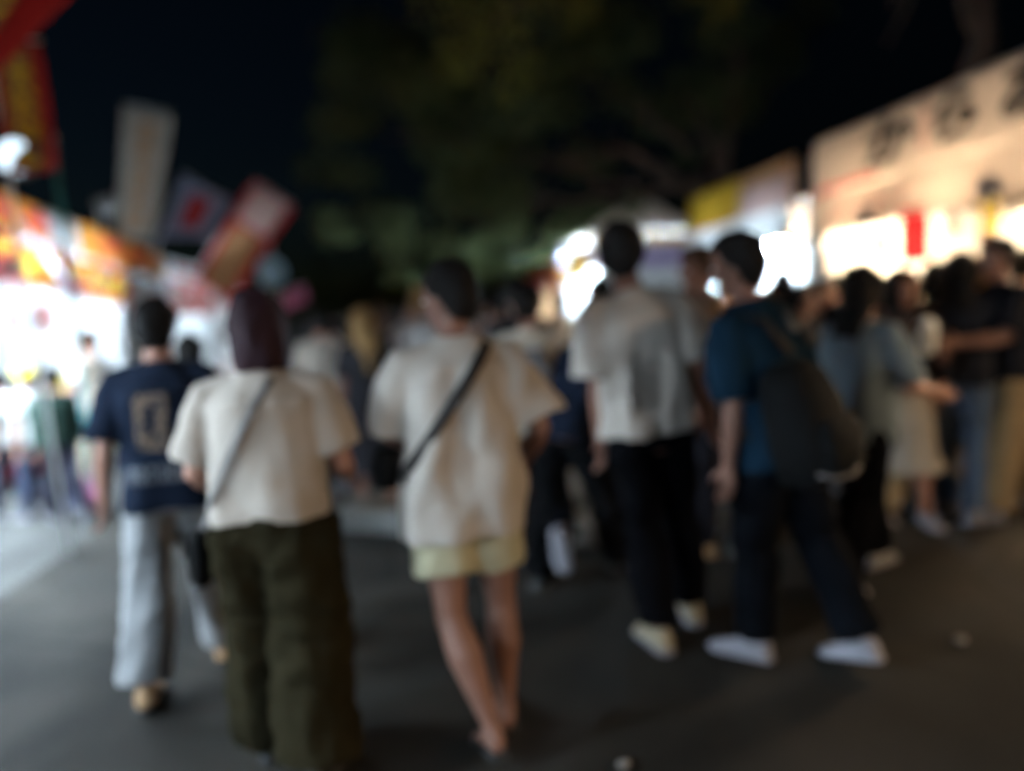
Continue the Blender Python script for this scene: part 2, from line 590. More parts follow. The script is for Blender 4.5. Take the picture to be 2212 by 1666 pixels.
    for i in range(nv):
        th_ = math.pi * (1 - .02 - .96 * i / (nv - 1))
        for j in range(nu):
            a_ = 2 * math.pi * j / nu
            d = np.array([math.sin(th_) * math.cos(a_), math.sin(th_) * math.sin(a_), math.cos(th_)])
            rad = 1 / math.sqrt((d[0] / .076) ** 2 + (d[1] / .099) ** 2 + (d[2] / .113) ** 2)
            z = c0[2] + d[2] * rad
            y = d[1] * rad
            thick = .012 + .014 * sm(z, .06, .20) + .005 * sm(-y, -.02, .09)
            if style != 'short':
                thick += .006
            front = sm(y, .015, .065)
            temple = sm(y, -.045, .01)
            nape = .012 if style == 'short' else -.2
            line = nape + (.105 - nape) * temple * (1 if style == 'short' else 0)
            line = line + (.168 - line) * (front if style == 'short' else sm(y, .03, .07))
            keep = sm(z, line - .012, line + .022)
            r_ = rad + thick * keep - .020 * (1 - keep)
            vs.append(c0 + d * r_)
    for i in range(nv - 1):
        for j in range(nu):
            j2 = (j + 1) % nu
            fs.append((i * nu + j, i * nu + j2, (i + 1) * nu + j2, (i + 1) * nu + j))
    fs.append(tuple(range((nv - 1) * nu, nv * nu)))
    fs.append(tuple(range(nu))[::-1])
    vs = np.array(vs)
    dirs = (vs - c0) / np.linalg.norm(vs - c0, axis=1)[:, None]
    vs = vs + dirs * (waves(vs, seed + 5, 55, .0055, stretch=(1, 1, .5)) + waves(vs, seed + 6, 150, .0028))[:, None]
    h = MB()
    h.add(vs @ HA.T + hc, fs)
    if style == 'bob':
        h.loft([(H3(0, -.028, .16), HA @ (X * .09), HA @ (Y * .092)), (H3(0, -.030, .08), HA @ (X * .102), HA @ (Y * .099)), (H3(0, -.034, .02), HA @ (X * .101), HA @ (Y * .092)),
                (H3(0, -.034, -.03), HA @ (X * .088), HA @ (Y * .080)), (H3(0, -.03, -.036), HA @ (X * .072), HA @ (Y * .052))], 24)
    if style == 'long':
        ln = hair[2] if len(hair) > 2 else .42
        rr = []
        for t in np.linspace(0, 1, 9):
            z = .15 - t * ln
            back = -.04 - .085 * min(1, max(0, (.02 - z) / .12)) if z < .05 else -.03
            rr.append((H3(.012 * math.sin(5 * t + seed), back - .01 * t, z), HA @ (X * (.088 + .022 * math.sin(math.pi * min(1, t * 1.1)) - .05 * t ** 3)), HA @ (Y * (.075 - .045 * min(1, t * 1.6)))))
        h.loft(rr, 24)
    hm = h.mesh('hair')
    if style in ('bob', 'long'):
        c, nn = get_co(hm)
        set_co(hm, c + nn * (waves(c @ HA, seed, 90, .006, stretch=(1, 1, .12)))[:, None])
    hm.polygons.foreach_set('use_smooth', [True] * len(hm.polygons))
    link('hair', scaled(hm), HAIR[hcol], root)
    # ---- shirt
    info = dict(root=root, tp=tp, prof=prof, arm=arm, leg=leg, s=s, part=part, Rv=Rv, Fv=Fv, Uv=Uv, H3=H3, HA=HA, P=P, scaled=scaled)
    cv = max(voxel * 1.3, .010) / s
    if shirt:
        sh = dict(ease=.022, hem=-.04, box=.0, slv=.6, slr=.085, col=(.5, .45, .38), amp=.010, flare=.0, m=None)
        sh.update(shirt)
        m = MB()
        rr = []
        offs = [sh['hem'], sh['hem'] + .05, .06, .14, .22, .30, .38, .44, .475, .505, .535, .555]
        offs = sorted(set([o for o in offs if o >= sh['hem']]))

        def shr(o):
            rx, ry = prof(max(o, -.05))
            k = min(1, max(0, (.50 - o) / .06))
            e = sh['ease'] * (.35 + .65 * k)
            fl = sh['flare'] * max(0, (.30 - o) / .30)
            return max(rx + e, (sh['box'] if o < .45 else 0)) + fl, ry + e + (sh['box'] - .165 if sh['box'] and o < .45 else 0) * .35 + fl * .8
        info['shr'] = shr
        for o in offs:
            rx, ry = shr(o)
            rr.append((tp(0, 0, o), Rv * rx, Fv * ry))
        m.loft(rr, 28, power=2.3)
        planes = [(Vector(tp(0, 0, sh['hem'])), Vector(-Uv), .6)]
        for a in arm:
            L = sh['slv']
            pts = [tp(a['sg'] * .10, 0, .487), a['sh'] + Uv * .004, a['sh'] + a['d1'] * .08]
            rad = [.062, .072, sh['slr'] * .92]
            if L <= 1:
                pts += [a['sh'] + a['d1'] * .285 * (L * .6 + .1), a['sh'] + a['d1'] * .285 * L]
                rad += [sh['slr'] * .97, sh['slr']]
                planes.append((Vector(pts[-1]), Vector(a['d1']), .14))
            else:
                pts += [a['sh'] + a['d1'] * .2, a['elb'], a['elb'] + a['d2'] * .12, a['elb'] + a['d2'] * .235]
                rad += [sh['slr'] * .9, sh['slr'] * .8, sh['slr'] * .7, sh['slr'] * .55]
                planes.append((Vector(pts[-1]), Vector(a['d2']), .1))
            m.tube(pts, rad, 16)
        me = remesh(m, cv, 5)
        cut(me, planes, cv)
        c, nn = get_co(me)
        loc = (c - P) @ np.stack([Rv, Fv, Uv], 1)
        o = loc[:, 2]
        w = np.clip((.47 - o) / .35, .12, 1.0)
        d = waves(loc, seed, 17, sh['amp'], stretch=(1.5, 1.5, .35)) * w + waves(loc, seed + 3, 34, sh['amp'] * .45, stretch=(1, 1, .7)) * (.4 + .6 * w)
        d += waves(loc, seed + 9, 60, .0012)
        set_co(me, c + nn * np.maximum(d, -.020)[:, None])
        link('shirt', scaled(me), sh['m'] or cloth(sh['col']), root)
    # ---- trousers / shorts / skirt
    if bottom:
        bt = dict(kind='trousers', thigh=.098, knee=.080, cuff=.068, len=1.0, waist=.11, col=(.02, .02, .025), amp=.007)
        bt.update(bottom)
        m = MB()
        if bt['kind'] == 'skirt':
            kn = (leg[0]['knee'] + leg[1]['knee']) / 2
            an = (leg[0]['ank'] + leg[1]['ank']) / 2
            spread = abs(leg[0]['ank'][1] - leg[1]['ank'][1]) / 2
            rr = [(tp(0, 0, bt['waist']), Rv * (prof(.11)[0] + .008), Fv * (prof(.11)[1] + .008)), (tp(0, 0, .0), X * (.175 * build), Y * (.128 * build)),
                  ((leg[0]['hip'] + leg[1]['hip']) / 2 * .6 + kn * .4, X * .20, Y * (.145 + spread * .3)), (kn, X * .22, Y * (.16 + spread * .5))]
            endp = kn + (an - kn) * bt['len']
            rr += [(kn + (an - kn) * bt['len'] * .5, X * (.22 + bt['cuff'] * .5), Y * (.17 + spread * .6)), (endp, X * (.22 + bt['cuff']), Y * (.17 + spread * .8))]
            m.loft(rr, 28)
            planes = [(Vector(endp), Vector((0, 0, -1)), .5)]
        else:
            rr = []
            for o in (bt['waist'], .06, .0, -.05, -.10):
                rx, ry = prof(o)
                rr.append((tp(0, 0, o) if o > -.02 else P + Z * o, (Rv if o > 0 else X) * (rx + .016), (Fv if o > 0 else Y) * (ry + .020)))
            m.loft(rr, 24)
            planes = [(Vector(tp(0, 0, bt['waist'])), Vector(Uv), .3)]
            for l in leg:
                u1 = (l['knee'] - l['hip']) / TH
                u2 = (l['ank'] - l['knee']) / SH
                k = build ** .5
                if bt['len'] <= .5:
                    end = l['hip'] + u1 * TH * bt['len'] * 2
                    m.tube([l['hip'] + Z * .02, l['hip'] + u1 * .09, (l['hip'] + u1 * .09) * .5 + end * .5, end], [bt['thigh'] * k, bt['thigh'] * k * 1.04, (bt['thigh'] + bt['cuff']) / 2 * k, bt['cuff'] * k], 18)
                    planes.append((Vector(end), Vector(u1), .2))
                else:
                    end = l['knee'] + u2 * SH * (bt['len'] * 2 - 1)
                    bx = -Y * .006
                    m.tube([l['hip'] + Z * .02, l['hip'] + u1 * .09, l['hip'] + u1 * .24, l['knee'] - u1 * .03 - bx, l['knee'] + u2 * .07 + bx, l['knee'] * .45 + end * .55 + bx, end],
                           [bt['thigh'] * k, bt['thigh'] * k * 1.02, (bt['thigh'] + bt['knee']) / 2 * k, bt['knee'] * k, bt['knee'] * k * 1.0, (bt['knee'] + bt['cuff']) / 2 * k, bt['cuff'] * k], 18)
                    planes.append((Vector(end), Vector(u2), .25))
        me = remesh(m, cv, 4)
        cut(me, planes, cv)
        c, nn = get_co(me)
        st = (2.0, 2.0, .3) if bt['kind'] == 'skirt' or bt['cuff'] > .1 else (.8, .8, 1.6)
        d = waves(c, seed + 20, 15, bt['amp'], stretch=st) + waves(c, seed + 21, 38, bt['amp'] * .5, stretch=(.8, .8, 1.4))
        set_co(me, c + nn * np.maximum(d, -.010)[:, None])
        nm = {'skirt': 'skirt'}.get(bt['kind'], 'shorts' if bt['len'] <= .5 else 'trousers')
        link(nm, scaled(me), cloth(bt['col'], .12), root)
    # ---- shoes
    for l in leg:
        f, w, n_ = l['f'], l['w'], l['n']
        base = l['ank'] - n_ * AH
        m = MB()
        if sandals:
            m.loft([(base - f * .062 + n_ * .004, w * .030, n_ * .008), (base - f * .04 + n_ * .004, w * .038, n_ * .010), (base + f * .05 + n_ * .004, w * .037, n_ * .010), (base + f * .12 + n_ * .004, w * .048, n_ * .009),
                    (base + f * .17 + n_ * .004, w * .043, n_ * .008), (base + f * .192 + n_ * .004, w * .02, n_ * .006)], 14)
            so = part('sandal', m, M['rubber'])
            st = MB()
            tp_ = [base + f * .10 + w * .047 + n_ * .01, base + f * .095 + w * .03 + n_ * .05, base + f * .09 + n_ * .062, base + f * .085 - w * .03 + n_ * .05, base + f * .08 - w * .047 + n_ * .01]
            st.tube(tp_, .016, 8, .25, [n_] * 5)
            part('strap', st, M['nylon'], parent=so)
            continue
        m.loft([(base - f * .068 + n_ * .040, w * .024, n_ * .030), (base - f * .055 + n_ * .048, w * .036, n_ * .042), (base - f * .01 + n_ * .055, w * .041, n_ * .052), (base + f * .04 + n_ * .046, w * .042, n_ * .043),
                (base + f * .085 + n_ * .034, w * .046, n_ * .030), (base + f * .13 + n_ * .027, w * .049, n_ * .023), (base + f * .168 + n_ * .023, w * .043, n_ * .018), (base + f * .192 + n_ * .021, w * .022, n_ * .012)], 16)
        so = part('shoe', m, M[shoes])
        m = MB()
        m.loft([(base - f * .076 + n_ * .012, w * .026, n_ * .012), (base - f * .06 + n_ * .012, w * .040, n_ * .013), (base + f * .03 + n_ * .011, w * .043, n_ * .012), (base + f * .13 + n_ * .011, w * .053, n_ * .012),
                (base + f * .175 + n_ * .012, w * .046, n_ * .011), (base + f * .202 + n_ * .014, w * .022, n_ * .009)], 16)
        part('sole', m, M['shoe_white'] if shoes in ('shoe_white', 'shoe_grey', 'shoe_cream') else M['rubber'], parent=so)
    return info


def crossbody(inf, label, cat, x0=.10, x1=-.20, bag_at=-.20, bag_o=-.02, strap_m='strap', bag_m='nylon', width=.017, bag=(.075, .035, .11), o1=.02, fwd_bag=.02):
    """strap over one shoulder, diagonally down the back and up the front, with its bag; worn things stay with the person as parts"""
    tp, shr = inf['tp'], inf['shr']
    m = MB()
    pts, nd = [], []

    def sp(x, o, sgn):
        rx, ry = shr(o)
        rx, ry = rx + .012, ry + .016
        yy = math.sqrt(max(0.0, 1 - min(1, abs(x / rx)) ** 2.3)) ** (2 / 2.3 * 1.0)
        return tp(x, sgn * ry * yy, o)
    N = 14
    for t in np.linspace(0, 1, N):
        o = .525 + (o1 - .525) * t
        x = x0 + (x1 - x0) * t
        rx, ry = shr(o)
        x = np.clip(x, -rx - .004, rx + .004)
        pts.append(sp(x, o, -1))
    bagp = tp(bag_at - .02, fwd_bag, bag_o)
    for t in np.linspace(1, 0, N):
        o = .525 + (o1 - .525) * t
        x = x0 + (x1 - x0) * t
        rx, ry = shr(o)
        x = np.clip(x, -rx - .004, rx + .004)
        pts.append(sp(x, o, 1))
    pts.insert(N, tp(bag_at - .015, fwd_bag, bag_o + bag[2] * .8))
    c = tp(0, 0, .25)
    nd = []
    for p in pts:
        q = p - c
        q = q - inf['Uv'] * np.dot(q, inf['Uv']) * .5
        nd.append(q / np.linalg.norm(q))
    m.tube(pts, width, 8, .16, nd)
    g = MB()
    g.box((0, 0, 0), (.01, .01, .01)) if False else None
    b = MB()
    A = np.stack([inf['Rv'], inf['Fv'], inf['Uv']], 1)
    rings = []
    for z, k in ((-1, .7), (-.9, .92), (-.3, 1.0), (.5, .96), (.9, .88), (1, .7)):
        rings.append((bagp + A @ np.array([0, 0, z * bag[2]]), A @ np.array([bag[1] * k, 0, 0]), A @ np.array([0, bag[0] * k, 0])))
    b.loft(rings, 20, power=3.5)
    bo = inf['part']('shoulder_bag', b, M[bag_m])
    inf['part']('bag_strap', m, M[strap_m], parent=bo)
    fl = MB()
    fl.loft([(bagp + A @ np.array([-bag[1] * 1.05, 0, -bag[2] * .1]), A @ np.array([0, bag[0] * .8, 0]), A @ np.array([0, 0, bag[2] * .8])),
             (bagp + A @ np.array([-bag[1] * 1.16, 0, -bag[2] * .1]), A @ np.array([0, bag[0] * .75, 0]), A @ np.array([0, 0, bag[2] * .75]))], 20, power=4)
    inf['part']('pocket', fl, M[bag_m], parent=bo)


# ------------------------------------------------------------------ ground
def sheet(name, x0, x1, y0, y1, z, m, **kw):
    b = MB()
    b.add([[x0, y0, z], [x1, y0, z], [x1, y1, z], [x0, y1, z]], [(0, 1, 2, 3)])
    return b.build(name, m, **kw)


sheet('ground', -260, 260, -120, 400, 0.0, M['asphalt'], kind='structure')

# paler strip of ground along the left stalls
sheet('pale_ground_strip', -9, -2.45, -40, 60, 0.004, M['pale_ground'], kind='structure')

# raised planting bed in the middle of the street, edged with granite kerb stones
KA, KB = ground(735, 1138), ground(1600, 1196)
KA[2] = KB[2] = 0
kd = (KB - KA) / np.linalg.norm(KB - KA)
kn_ = np.array([-kd[1], kd[0], 0.0])
klen = float(np.linalg.norm(KB - KA))
kerb = bpy.data.objects.new('kerb', None)
COL.objects.link(kerb)
kerb['kind'] = 'structure'


def stone_row(p, d, length, n):
    L = length / n
    for i in range(n):
        g = np.random.default_rng(int(abs(p[0]) * 100) + i)
        c = p + d * (i + .5) * L
        b = MB()
        w, h, hl = .15, .13 + g.uniform(-.008, .008), L / 2 - .006
        r = .015
        q = np.array([-d[1], d[0], 0])
        prof_ = [(-w / 2, 0), (-w / 2, h - r), (-w / 2 + r, h), (w / 2 - r, h), (w / 2, h - r), (w / 2, 0)]
        vs = [c + d * sx * hl + q * a + np.array([0, 0, z]) for sx in (-1, 1) for a, z in prof_]
        k = len(prof_)
        b.add(vs, [tuple(range(k))[::-1], tuple(range(k, 2 * k))] + [(j, (j + 1) % k, k + (j + 1) % k, k + j) for j in range(k)])
        b.build('kerb_stone', M['stone'], kerb)


stone_row(KA, kd, klen, 7)
stone_row(KA + kn_ * .08, kn_, 4.2, 6)
stone_row(KB + kn_ * .08, kn_, 4.2, 6)
b = MB()
g0, g1 = KA + kn_ * .07 + kd * .07, KB + kn_ * .07 - kd * .07
gx, gy = 40, 50
vs = []
for i in range(gx):
    for j in range(gy):
        p = g0 + (g1 - g0) * i / (gx - 1) + kn_ * 4.2 * j / (gy - 1)
        vs.append([p[0], p[1], .07 + .02 * math.sin(i * .9 + j * .35) * math.sin(j * .7 - i * .3) + rng.uniform(-.006, .006)])
b.add(vs, [(i * gy + j, (i + 1) * gy + j, (i + 1) * gy + j + 1, i * gy + j + 1) for i in range(gx - 1) for j in range(gy - 1)])
b.build('planting_soil', M['soil'], smooth=True, kind='structure')


# ------------------------------------------------------------------ cloth sheets and lettering
def cloth_grid(fn, nu, nv, thick=.004):
    """fn(u, v) -> point; a sheet with real thickness"""
    P_ = np.array([[fn(i / nu, j / nv) for j in range(nv + 1)] for i in range(nu + 1)])
    du = np.gradient(P_, axis=0)
    dv = np.gradient(P_, axis=1)
    n = np.cross(du, dv)
    n /= np.linalg.norm(n, axis=2)[:, :, None] + 1e-9
    a, c = (P_ + n * thick / 2).reshape(-1, 3), (P_ - n * thick / 2).reshape(-1, 3)
    k = nv + 1
    N = len(a)
    q = [(i * k + j, (i + 1) * k + j, (i + 1) * k + j + 1, i * k + j + 1) for i in range(nu) for j in range(nv)]
    fs = q + [tuple(x + N for x in f[::-1]) for f in q]
    edge = [i * k for i in range(nu + 1)] + [nu * k + j for j in range(1, nv + 1)] + [i * k + nv for i in range(nu - 1, -1, -1)] + [j for j in range(nv - 1, 0, -1)]
    for e in range(len(edge)):
        p, r = edge[e], edge[(e + 1) % len(edge)]
        fs.append((r, p, p + N, r + N))
    return np.vstack([a, c]), fs


def quad_fn(c00, c10, c11, c01, amp=0.0, seed=0, nrm=None, k=5.0):
    c00, c10, c11, c01 = [np.asarray(c, float) for c in (c00, c10, c11, c01)]
    if nrm is None:
        nrm = np.cross(c10 - c00, c01 - c00)
        nrm = nrm / np.linalg.norm(nrm)
    g = np.random.default_rng(abs(int(seed)))
    ph = g.uniform(0, 6.28, 4)

    def fn(u, v):
        p = (c00 * (1 - u) + c10 * u) * (1 - v) + (c01 * (1 - u) + c11 * u) * v
        w = math.sin(u * k + ph[0] + 1.3 * v) + .6 * math.sin(v * k * .9 + ph[1] + u * 2) + .4 * math.sin(u * k * 2.3 + ph[2] - v * 3)
        return p + nrm * amp * w
    return fn


def text_on(parent, name, body, fn, u0, u1, v0, v1, m, off=.006, vertical=False, flip=1, bold=.028):
    """letters laid on the sheet fn, between u0..u1 and v0..v1"""
    cu = bpy.data.curves.new('lettering', 'FONT')
    cu.body = '\n'.join(body) if vertical else body
    cu.align_x = 'CENTER' if vertical else 'LEFT'
    cu.space_line = .82
    cu.resolution_u = 2
    cu.offset = bold
    to = bpy.data.objects.new('lettering', cu)
    COL.objects.link(to)
    dg = bpy.context.evaluated_depsgraph_get()
    me = bpy.data.meshes.new_from_object(to.evaluated_get(dg))
    bpy.data.objects.remove(to)
    co, _ = get_co(me)
    if not len(co):
        return
    lo, hi = co.min(0), co.max(0)
    uv = (co[:, :2] - lo[:2]) / np.maximum(hi[:2] - lo[:2], 1e-6)
    out = []
    e = 1e-3
    for a, c in uv:
        u, v = u0 + (u1 - u0) * a, v0 + (v1 - v0) * c
        p = fn(u, v)
        n = np.cross(fn(u + e, v) - p, fn(u, v + e) - p)
        out.append(p + n / (np.linalg.norm(n) + 1e-12) * off * flip)
    set_co(me, np.array(out))
    o = link(name, me, m, parent)
    so = o.modifiers.new('thickness', 'SOLIDIFY')
    so.thickness, so.offset = .002, 0
    return o


# ------------------------------------------------------------------ stalls
def tube_lamp(x, y, z, warm, L=.80, group='tube lamps hung in the stalls', where='', along='Y', k=1.0):
    t = thing('tube_lamp', f'{"warm" if warm else "cool"} white tube lamp hung {where}', 'lamp', (x, y, z), 0 if along == 'Y' else math.pi / 2, group)
    b = MB()
    b.tube([(0, -L / 2, 0), (0, L / 2, 0)], .036, 12)
    area = 2 * math.pi * .036 * L
    rad = (POWER_WARM if warm else POWER_COOL) * k / (math.pi * area)
    key = ('lamp', warm, round(rad))
    if key not in _cloths:
        _cloths[key] = mat('lit_tube', WARM if warm else COOL, emit=rad)
    b.build('glowing_tube', _cloths[key], t, smooth=True)
    b = MB()
    b.box((0, 0, .045), (.06, L + .06, .03))
    b.build('housing', M['white_plastic'], t)
    for sg in (-1, 1):
        b = MB()
        b.box((0, sg * (L / 2 + .015), .012), (.045, .03, .05))
        b.build('end_cap', M['white_plastic'], t)
        b = MB()
        b.tube([(0, sg * L * .36, .06), (0, sg * L * .36, .24)], .004, 6)
        b.build('hanging_wire', M['metal'], t)
    return t


def flood(p, label, aim, k, warm=False, size=1.0, group='flood lamps above the left stalls', arm=0):
    t = thing('flood_lamp', label, 'lamp', p, 0, group)
    aim = np.asarray(aim, float) - np.asarray(p)
    aim /= np.linalg.norm(aim)
    b = MB()
    u = np.cross(aim, (0, 0, 1.))
    u /= np.linalg.norm(u)
    w = np.cross(u, aim)
    z = size
    b.loft([(-aim * .10 * z, u * .05 * z, w * .05 * z), (-aim * .06 * z, u * .09 * z, w * .09 * z), (aim * .10 * z, u * .140 * z, w * .140 * z), (aim * .10 * z, u * .134 * z, w * .134 * z), (aim * .0 * z, u * .112 * z, w * .112 * z)], 18)
    b.build('lamp_shade', mat('grey_lamp_paint', (.10, .10, .10)) if not arm else M['metal'], t, smooth=True)
    key = ('lens', warm, round(k))
    if key not in _cloths:
        _cloths[key] = mat('lit_lens', WARM if warm else COOL, emit=k)
    b = MB()
    b.loft([(aim * .030 * z, u * .110 * z, w * .110 * z), (aim * .040 * z, u * .095 * z, w * .095 * z)], 18)
    b.build('lens', _cloths[key], t)
    b = MB()
    if arm:
        b.tube([-aim * .08 * z, -aim * .09 * z + np.array([arm * .1, 0, .0]), np.array([arm * .78, 0, .06])], .010, 8)
    else:
        b.tube([-aim * .08, -aim * .1 + np.array([0, 0, -.35])], .014, 8)
    b.build('stem', M['metal'], t)


def stall(label, side, F, y0, y1, group, roof_m, val_m, val_text=None, val_tm=None, sign_m=None, sign_text=None, sign_tm=None, counter_m=None, back_m=None, warm=True,
          zv=(2.17, 2.66), zs=(2.68, 3.12), depth=2.3, sign_y=None, lamps=2, lampk=1.0, where='', gable=False, trim_m=None, end_sheet=True, lamp_z=2.32, lamp_x=.5, front=0.0, drop=0.0, seed=0):
    """a fairground booth: pipe frame, tarpaulin roof, valance, sign cloth, counter; front plane at x = side*F"""
    cy = (y0 + y1) / 2
    t = thing('market_stall', label, 'stall', (side * F, cy, 0), 0, group)
    W = y1 - y0
    h = W / 2

    def P(xb, y, z):                                   # xb = distance back from the front plane
        return np.array([side * xb, y, z])
    for xb in (.05, depth):
        for y in (-h + .05, h - .05):
            b = MB()
            b.tube([P(xb, y, 0), P(xb, y, 2.62 if xb < 1 else 2.35)], .022, 10)
            b.box(P(xb, y, .012), (.12, .12, .024))
            b.build('post', M['metal'], t, smooth=False)
    b = MB()
    for z, xb in ((2.60, .05), (2.34, depth)):
        b.tube([P(xb, -h + .05, z), P(xb, h - .05, z)], .018, 8)
    for y in (-h + .05, 0, h - .05):
        b.tube([P(.05, y, 2.60), P(depth, y, 2.34)], .016, 8)
    b.build('roof_frame', M['metal'], t)
    # roof sheet
    if gable:
        zr, ze = 3.80, 3.05                            # ridge runs down the street, gable end towards the camera
        xm = depth / 2
        for xe in (-.15, depth + .15):
            fn = quad_fn(P(xe, -h - .1, ze), P(xe, h + .1, ze), P(xm, h + .1, zr), P(xm, -h - .1, zr), .012, seed + int(xe > 0), k=7)
            v, f = cloth_grid(fn, 14, 10)
            b = MB()
            b.add(v, f)
            b.build('roof_sheet', roof_m, t, smooth=True)
        for xb in (.05, depth):
            for y in (-h + .05, h - .05):
                b = MB()
                b.tube([P(xb, y, 2.3), P(xb, y, ze)], .022, 8)
                b.build('upright', M['metal'], t)
        for y, nm in ((-h - .06, 'gable_sheet'), (h + .06, 'gable_sheet')):
            v, f = cloth_grid(quad_fn(P(-.10, y, ze + .03), P(depth + .10, y, ze + .03), P(xm + .02, y, zr - .03), P(xm - .02, y, zr - .03), .004, 3), 10, 6)
            b = MB()
            b.add(v, f)
            b.build(nm, roof_m, t, smooth=True)
        for z0, z1, mm in ((2.86, 3.06, val_m), (2.62, 2.855, back_m or M['white_sheet']), (2.40, 2.615, trim_m)):
            v, f = cloth_grid(quad_fn(P(-.08, -h - .07, z0), P(depth, -h - .07, z0), P(depth, -h - .07, z1), P(-.08, -h - .07, z1), .006, 5, k=14), 24, 4)
            b = MB()
            b.add(v, f)
            b.build('front_band', mm, t, smooth=True)
        trim_m = None
    else:
        fn = quad_fn(P(-.05, -h - .05, 2.665), P(-.05, h + .05, 2.665), P(depth + .1, h + .05, 2.38), P(depth + .1, -h - .05, 2.38), .014, seed, k=9)
        v, f = cloth_grid(fn, 24, 14)
        b = MB()
        b.add(v, f)
        b.build('roof_sheet', roof_m, t, smooth=True)
    # valance, gently wavy, scalloped below
    fl = 1 if side < 0 else -1
    vf0 = quad_fn(P(-.07, -h * fl, zv[0]), P(-.07, h * fl, zv[0]), P(-.07, h * fl, zv[1]), P(-.07, -h * fl, zv[1]), .014, seed + 2, nrm=np.array([-side, 0, 0.]), k=W * 4)
    if side > 0:
        pass

    def vf(u, v):
        p = vf0(u, v) - np.array([0, 0, drop * u])       # the far end hangs lower
        if v < .5:
            p = p + np.array([0, 0, .035 * abs(math.sin(u * math.pi * round(W / .33))) * (1 - 2 * v) - .02])
        return p
    v, f = cloth_grid(vf, 60, 8)
    b = MB()
    b.add(v, f)
    vo = b.build('valance', val_m, t, smooth=True)
    if trim_m:
        for (va, vb) in ((.0, .13), (.90, 1.0)):
            b = MB()
            v, f = cloth_grid(lambda u, q: vf(u, va + (vb - va) * q) + np.array([-side * .006, 0, 0]), 60, 3, .003)
            b.add(v, f)
            b.build('trim_band', trim_m, vo, smooth=True)
    if val_text:
        for u0, u1, tx in val_text:
            text_on(vo, 'lettering', tx, vf, u0, u1, .14, .90, val_tm, .008, flip=1, bold=.045)
    # sign cloth on two uprights above
    if sign_m:
        sy0, sy1 = sign_y if sign_y else (y0, y1)
        sy0, sy1 = sy0 - cy, sy1 - cy
        if fl < 0:
            sy0, sy1 = sy1, sy0
        sf = quad_fn(P(-.09, sy0, zs[0]), P(-.09, sy1, zs[0]), P(-.03, sy1, zs[1]), P(-.03, sy0, zs[1]), .010, seed + 4, nrm=np.array([-side, 0, 0.]), k=W * 2)
        sf0 = sf
        if drop:
            sf = lambda u, v: sf0(u, v) - np.array([0, 0, drop * u])
        v, f = cloth_grid(sf, 40, 8)
        b = MB()
        b.add(v, f)
        so = b.build('sign_cloth', sign_m, t, smooth=True)
        for yy in (min(sy0, sy1) + .06, max(sy0, sy1) - .06):
            b = MB()
            b.tube([P(.0, yy, 2.4), P(.0, yy, zs[1])], .016, 8)
            b.build('sign_upright', M['metal'], so)
        for u0, u1, v0, v1, tx, tm in (sign_text or []):
            if tx is None:
                b = MB()
                v, f = cloth_grid(lambda u, q: sf(u0 + (u1 - u0) * u, v0 + (v1 - v0) * q) + np.array([-side * .007, 0, 0]), 16, 3, .003)
                b.add(v, f)
                b.build('colour_panel', tm, so, smooth=True)
            else:
                text_on(so, 'lettering', tx, sf, u0, u1, v0, v1, tm, .014, bold=.05)
    # back and end sheets
    back_m = back_m or M['white_sheet']
    v, f = cloth_grid(quad_fn(P(depth - .04, -h, .02), P(depth - .04, h, .02), P(depth - .04, h, 2.33), P(depth - .04, -h, 2.33), .02, seed + 6, k=W * 3), 30, 10)
    b = MB()
    b.add(v, f)
    b.build('back_sheet', back_m, t, smooth=True)
    if end_sheet:
        for y in (-h + .02, h - .02):
            v, f = cloth_grid(quad_fn(P(.08, y, .02), P(depth - .06, y, .02), P(depth - .06, y, 2.34), P(.08, y, 2.57), .015, seed + 7, k=9), 14, 12)
            b = MB()
            b.add(v, f)
            b.build('end_sheet', back_m, t, smooth=True)
    # counter with its cloth
    b = MB()
    b.box(P(.48, 0, .79), (.66, W - .3, .035))
    b.build('counter_top', M['wood'], t)
    for y in (-h + .3, h - .3):
        b = MB()
        for xb in (.22, .74):
            b.tube([P(xb, y, 0), P(xb, y, .77)], .018, 8)
        b.tube([P(.22, y, .35), P(.74, y, .35)], .012, 8)
        b.build('trestle', M['metal'], t)
    cf = quad_fn(P(.12, -h * fl * .94, .05), P(.12, h * fl * .94, .05), P(.14, h * fl * .94, .80), P(.14, -h * fl * .94, .80), .02, seed + 8, nrm=np.array([-side, 0, 0.]), k=W * 6)
    v, f = cloth_grid(cf, 60, 6)
    b = MB()
    b.add(v, f)
    b.build('counter_cloth', counter_m or M['white_sheet'], t, smooth=True)
    for i in range(lamps):
        yy = y0 + W * (i + .5) / lamps
        tube_lamp(side * (F + lamp_x), yy, lamp_z, warm, where=f'{["at the near end", "in the middle", "at the far end"][i if lamps > 2 else i * 2] if lamps > 1 else "over the counter"} of the {where}', k=lampk)
    for i in range(lamps if front else 0):             # small flood lamps on arms, lighting the sign from in front
        yy = y0 + W * (i + .5) / lamps
        q = np.array([side * (F - .85), yy, 2.12])
        flood(q, f'sign lamp on an arm {["at the near end", "in the middle", "at the far end"][i if lamps > 2 else i * 2] if lamps > 1 else "in the middle"} before the {where}', (side * F, yy, 2.80), front * 1000, warm, .62, 'sign lamps on arms before the valances', side)
    return t


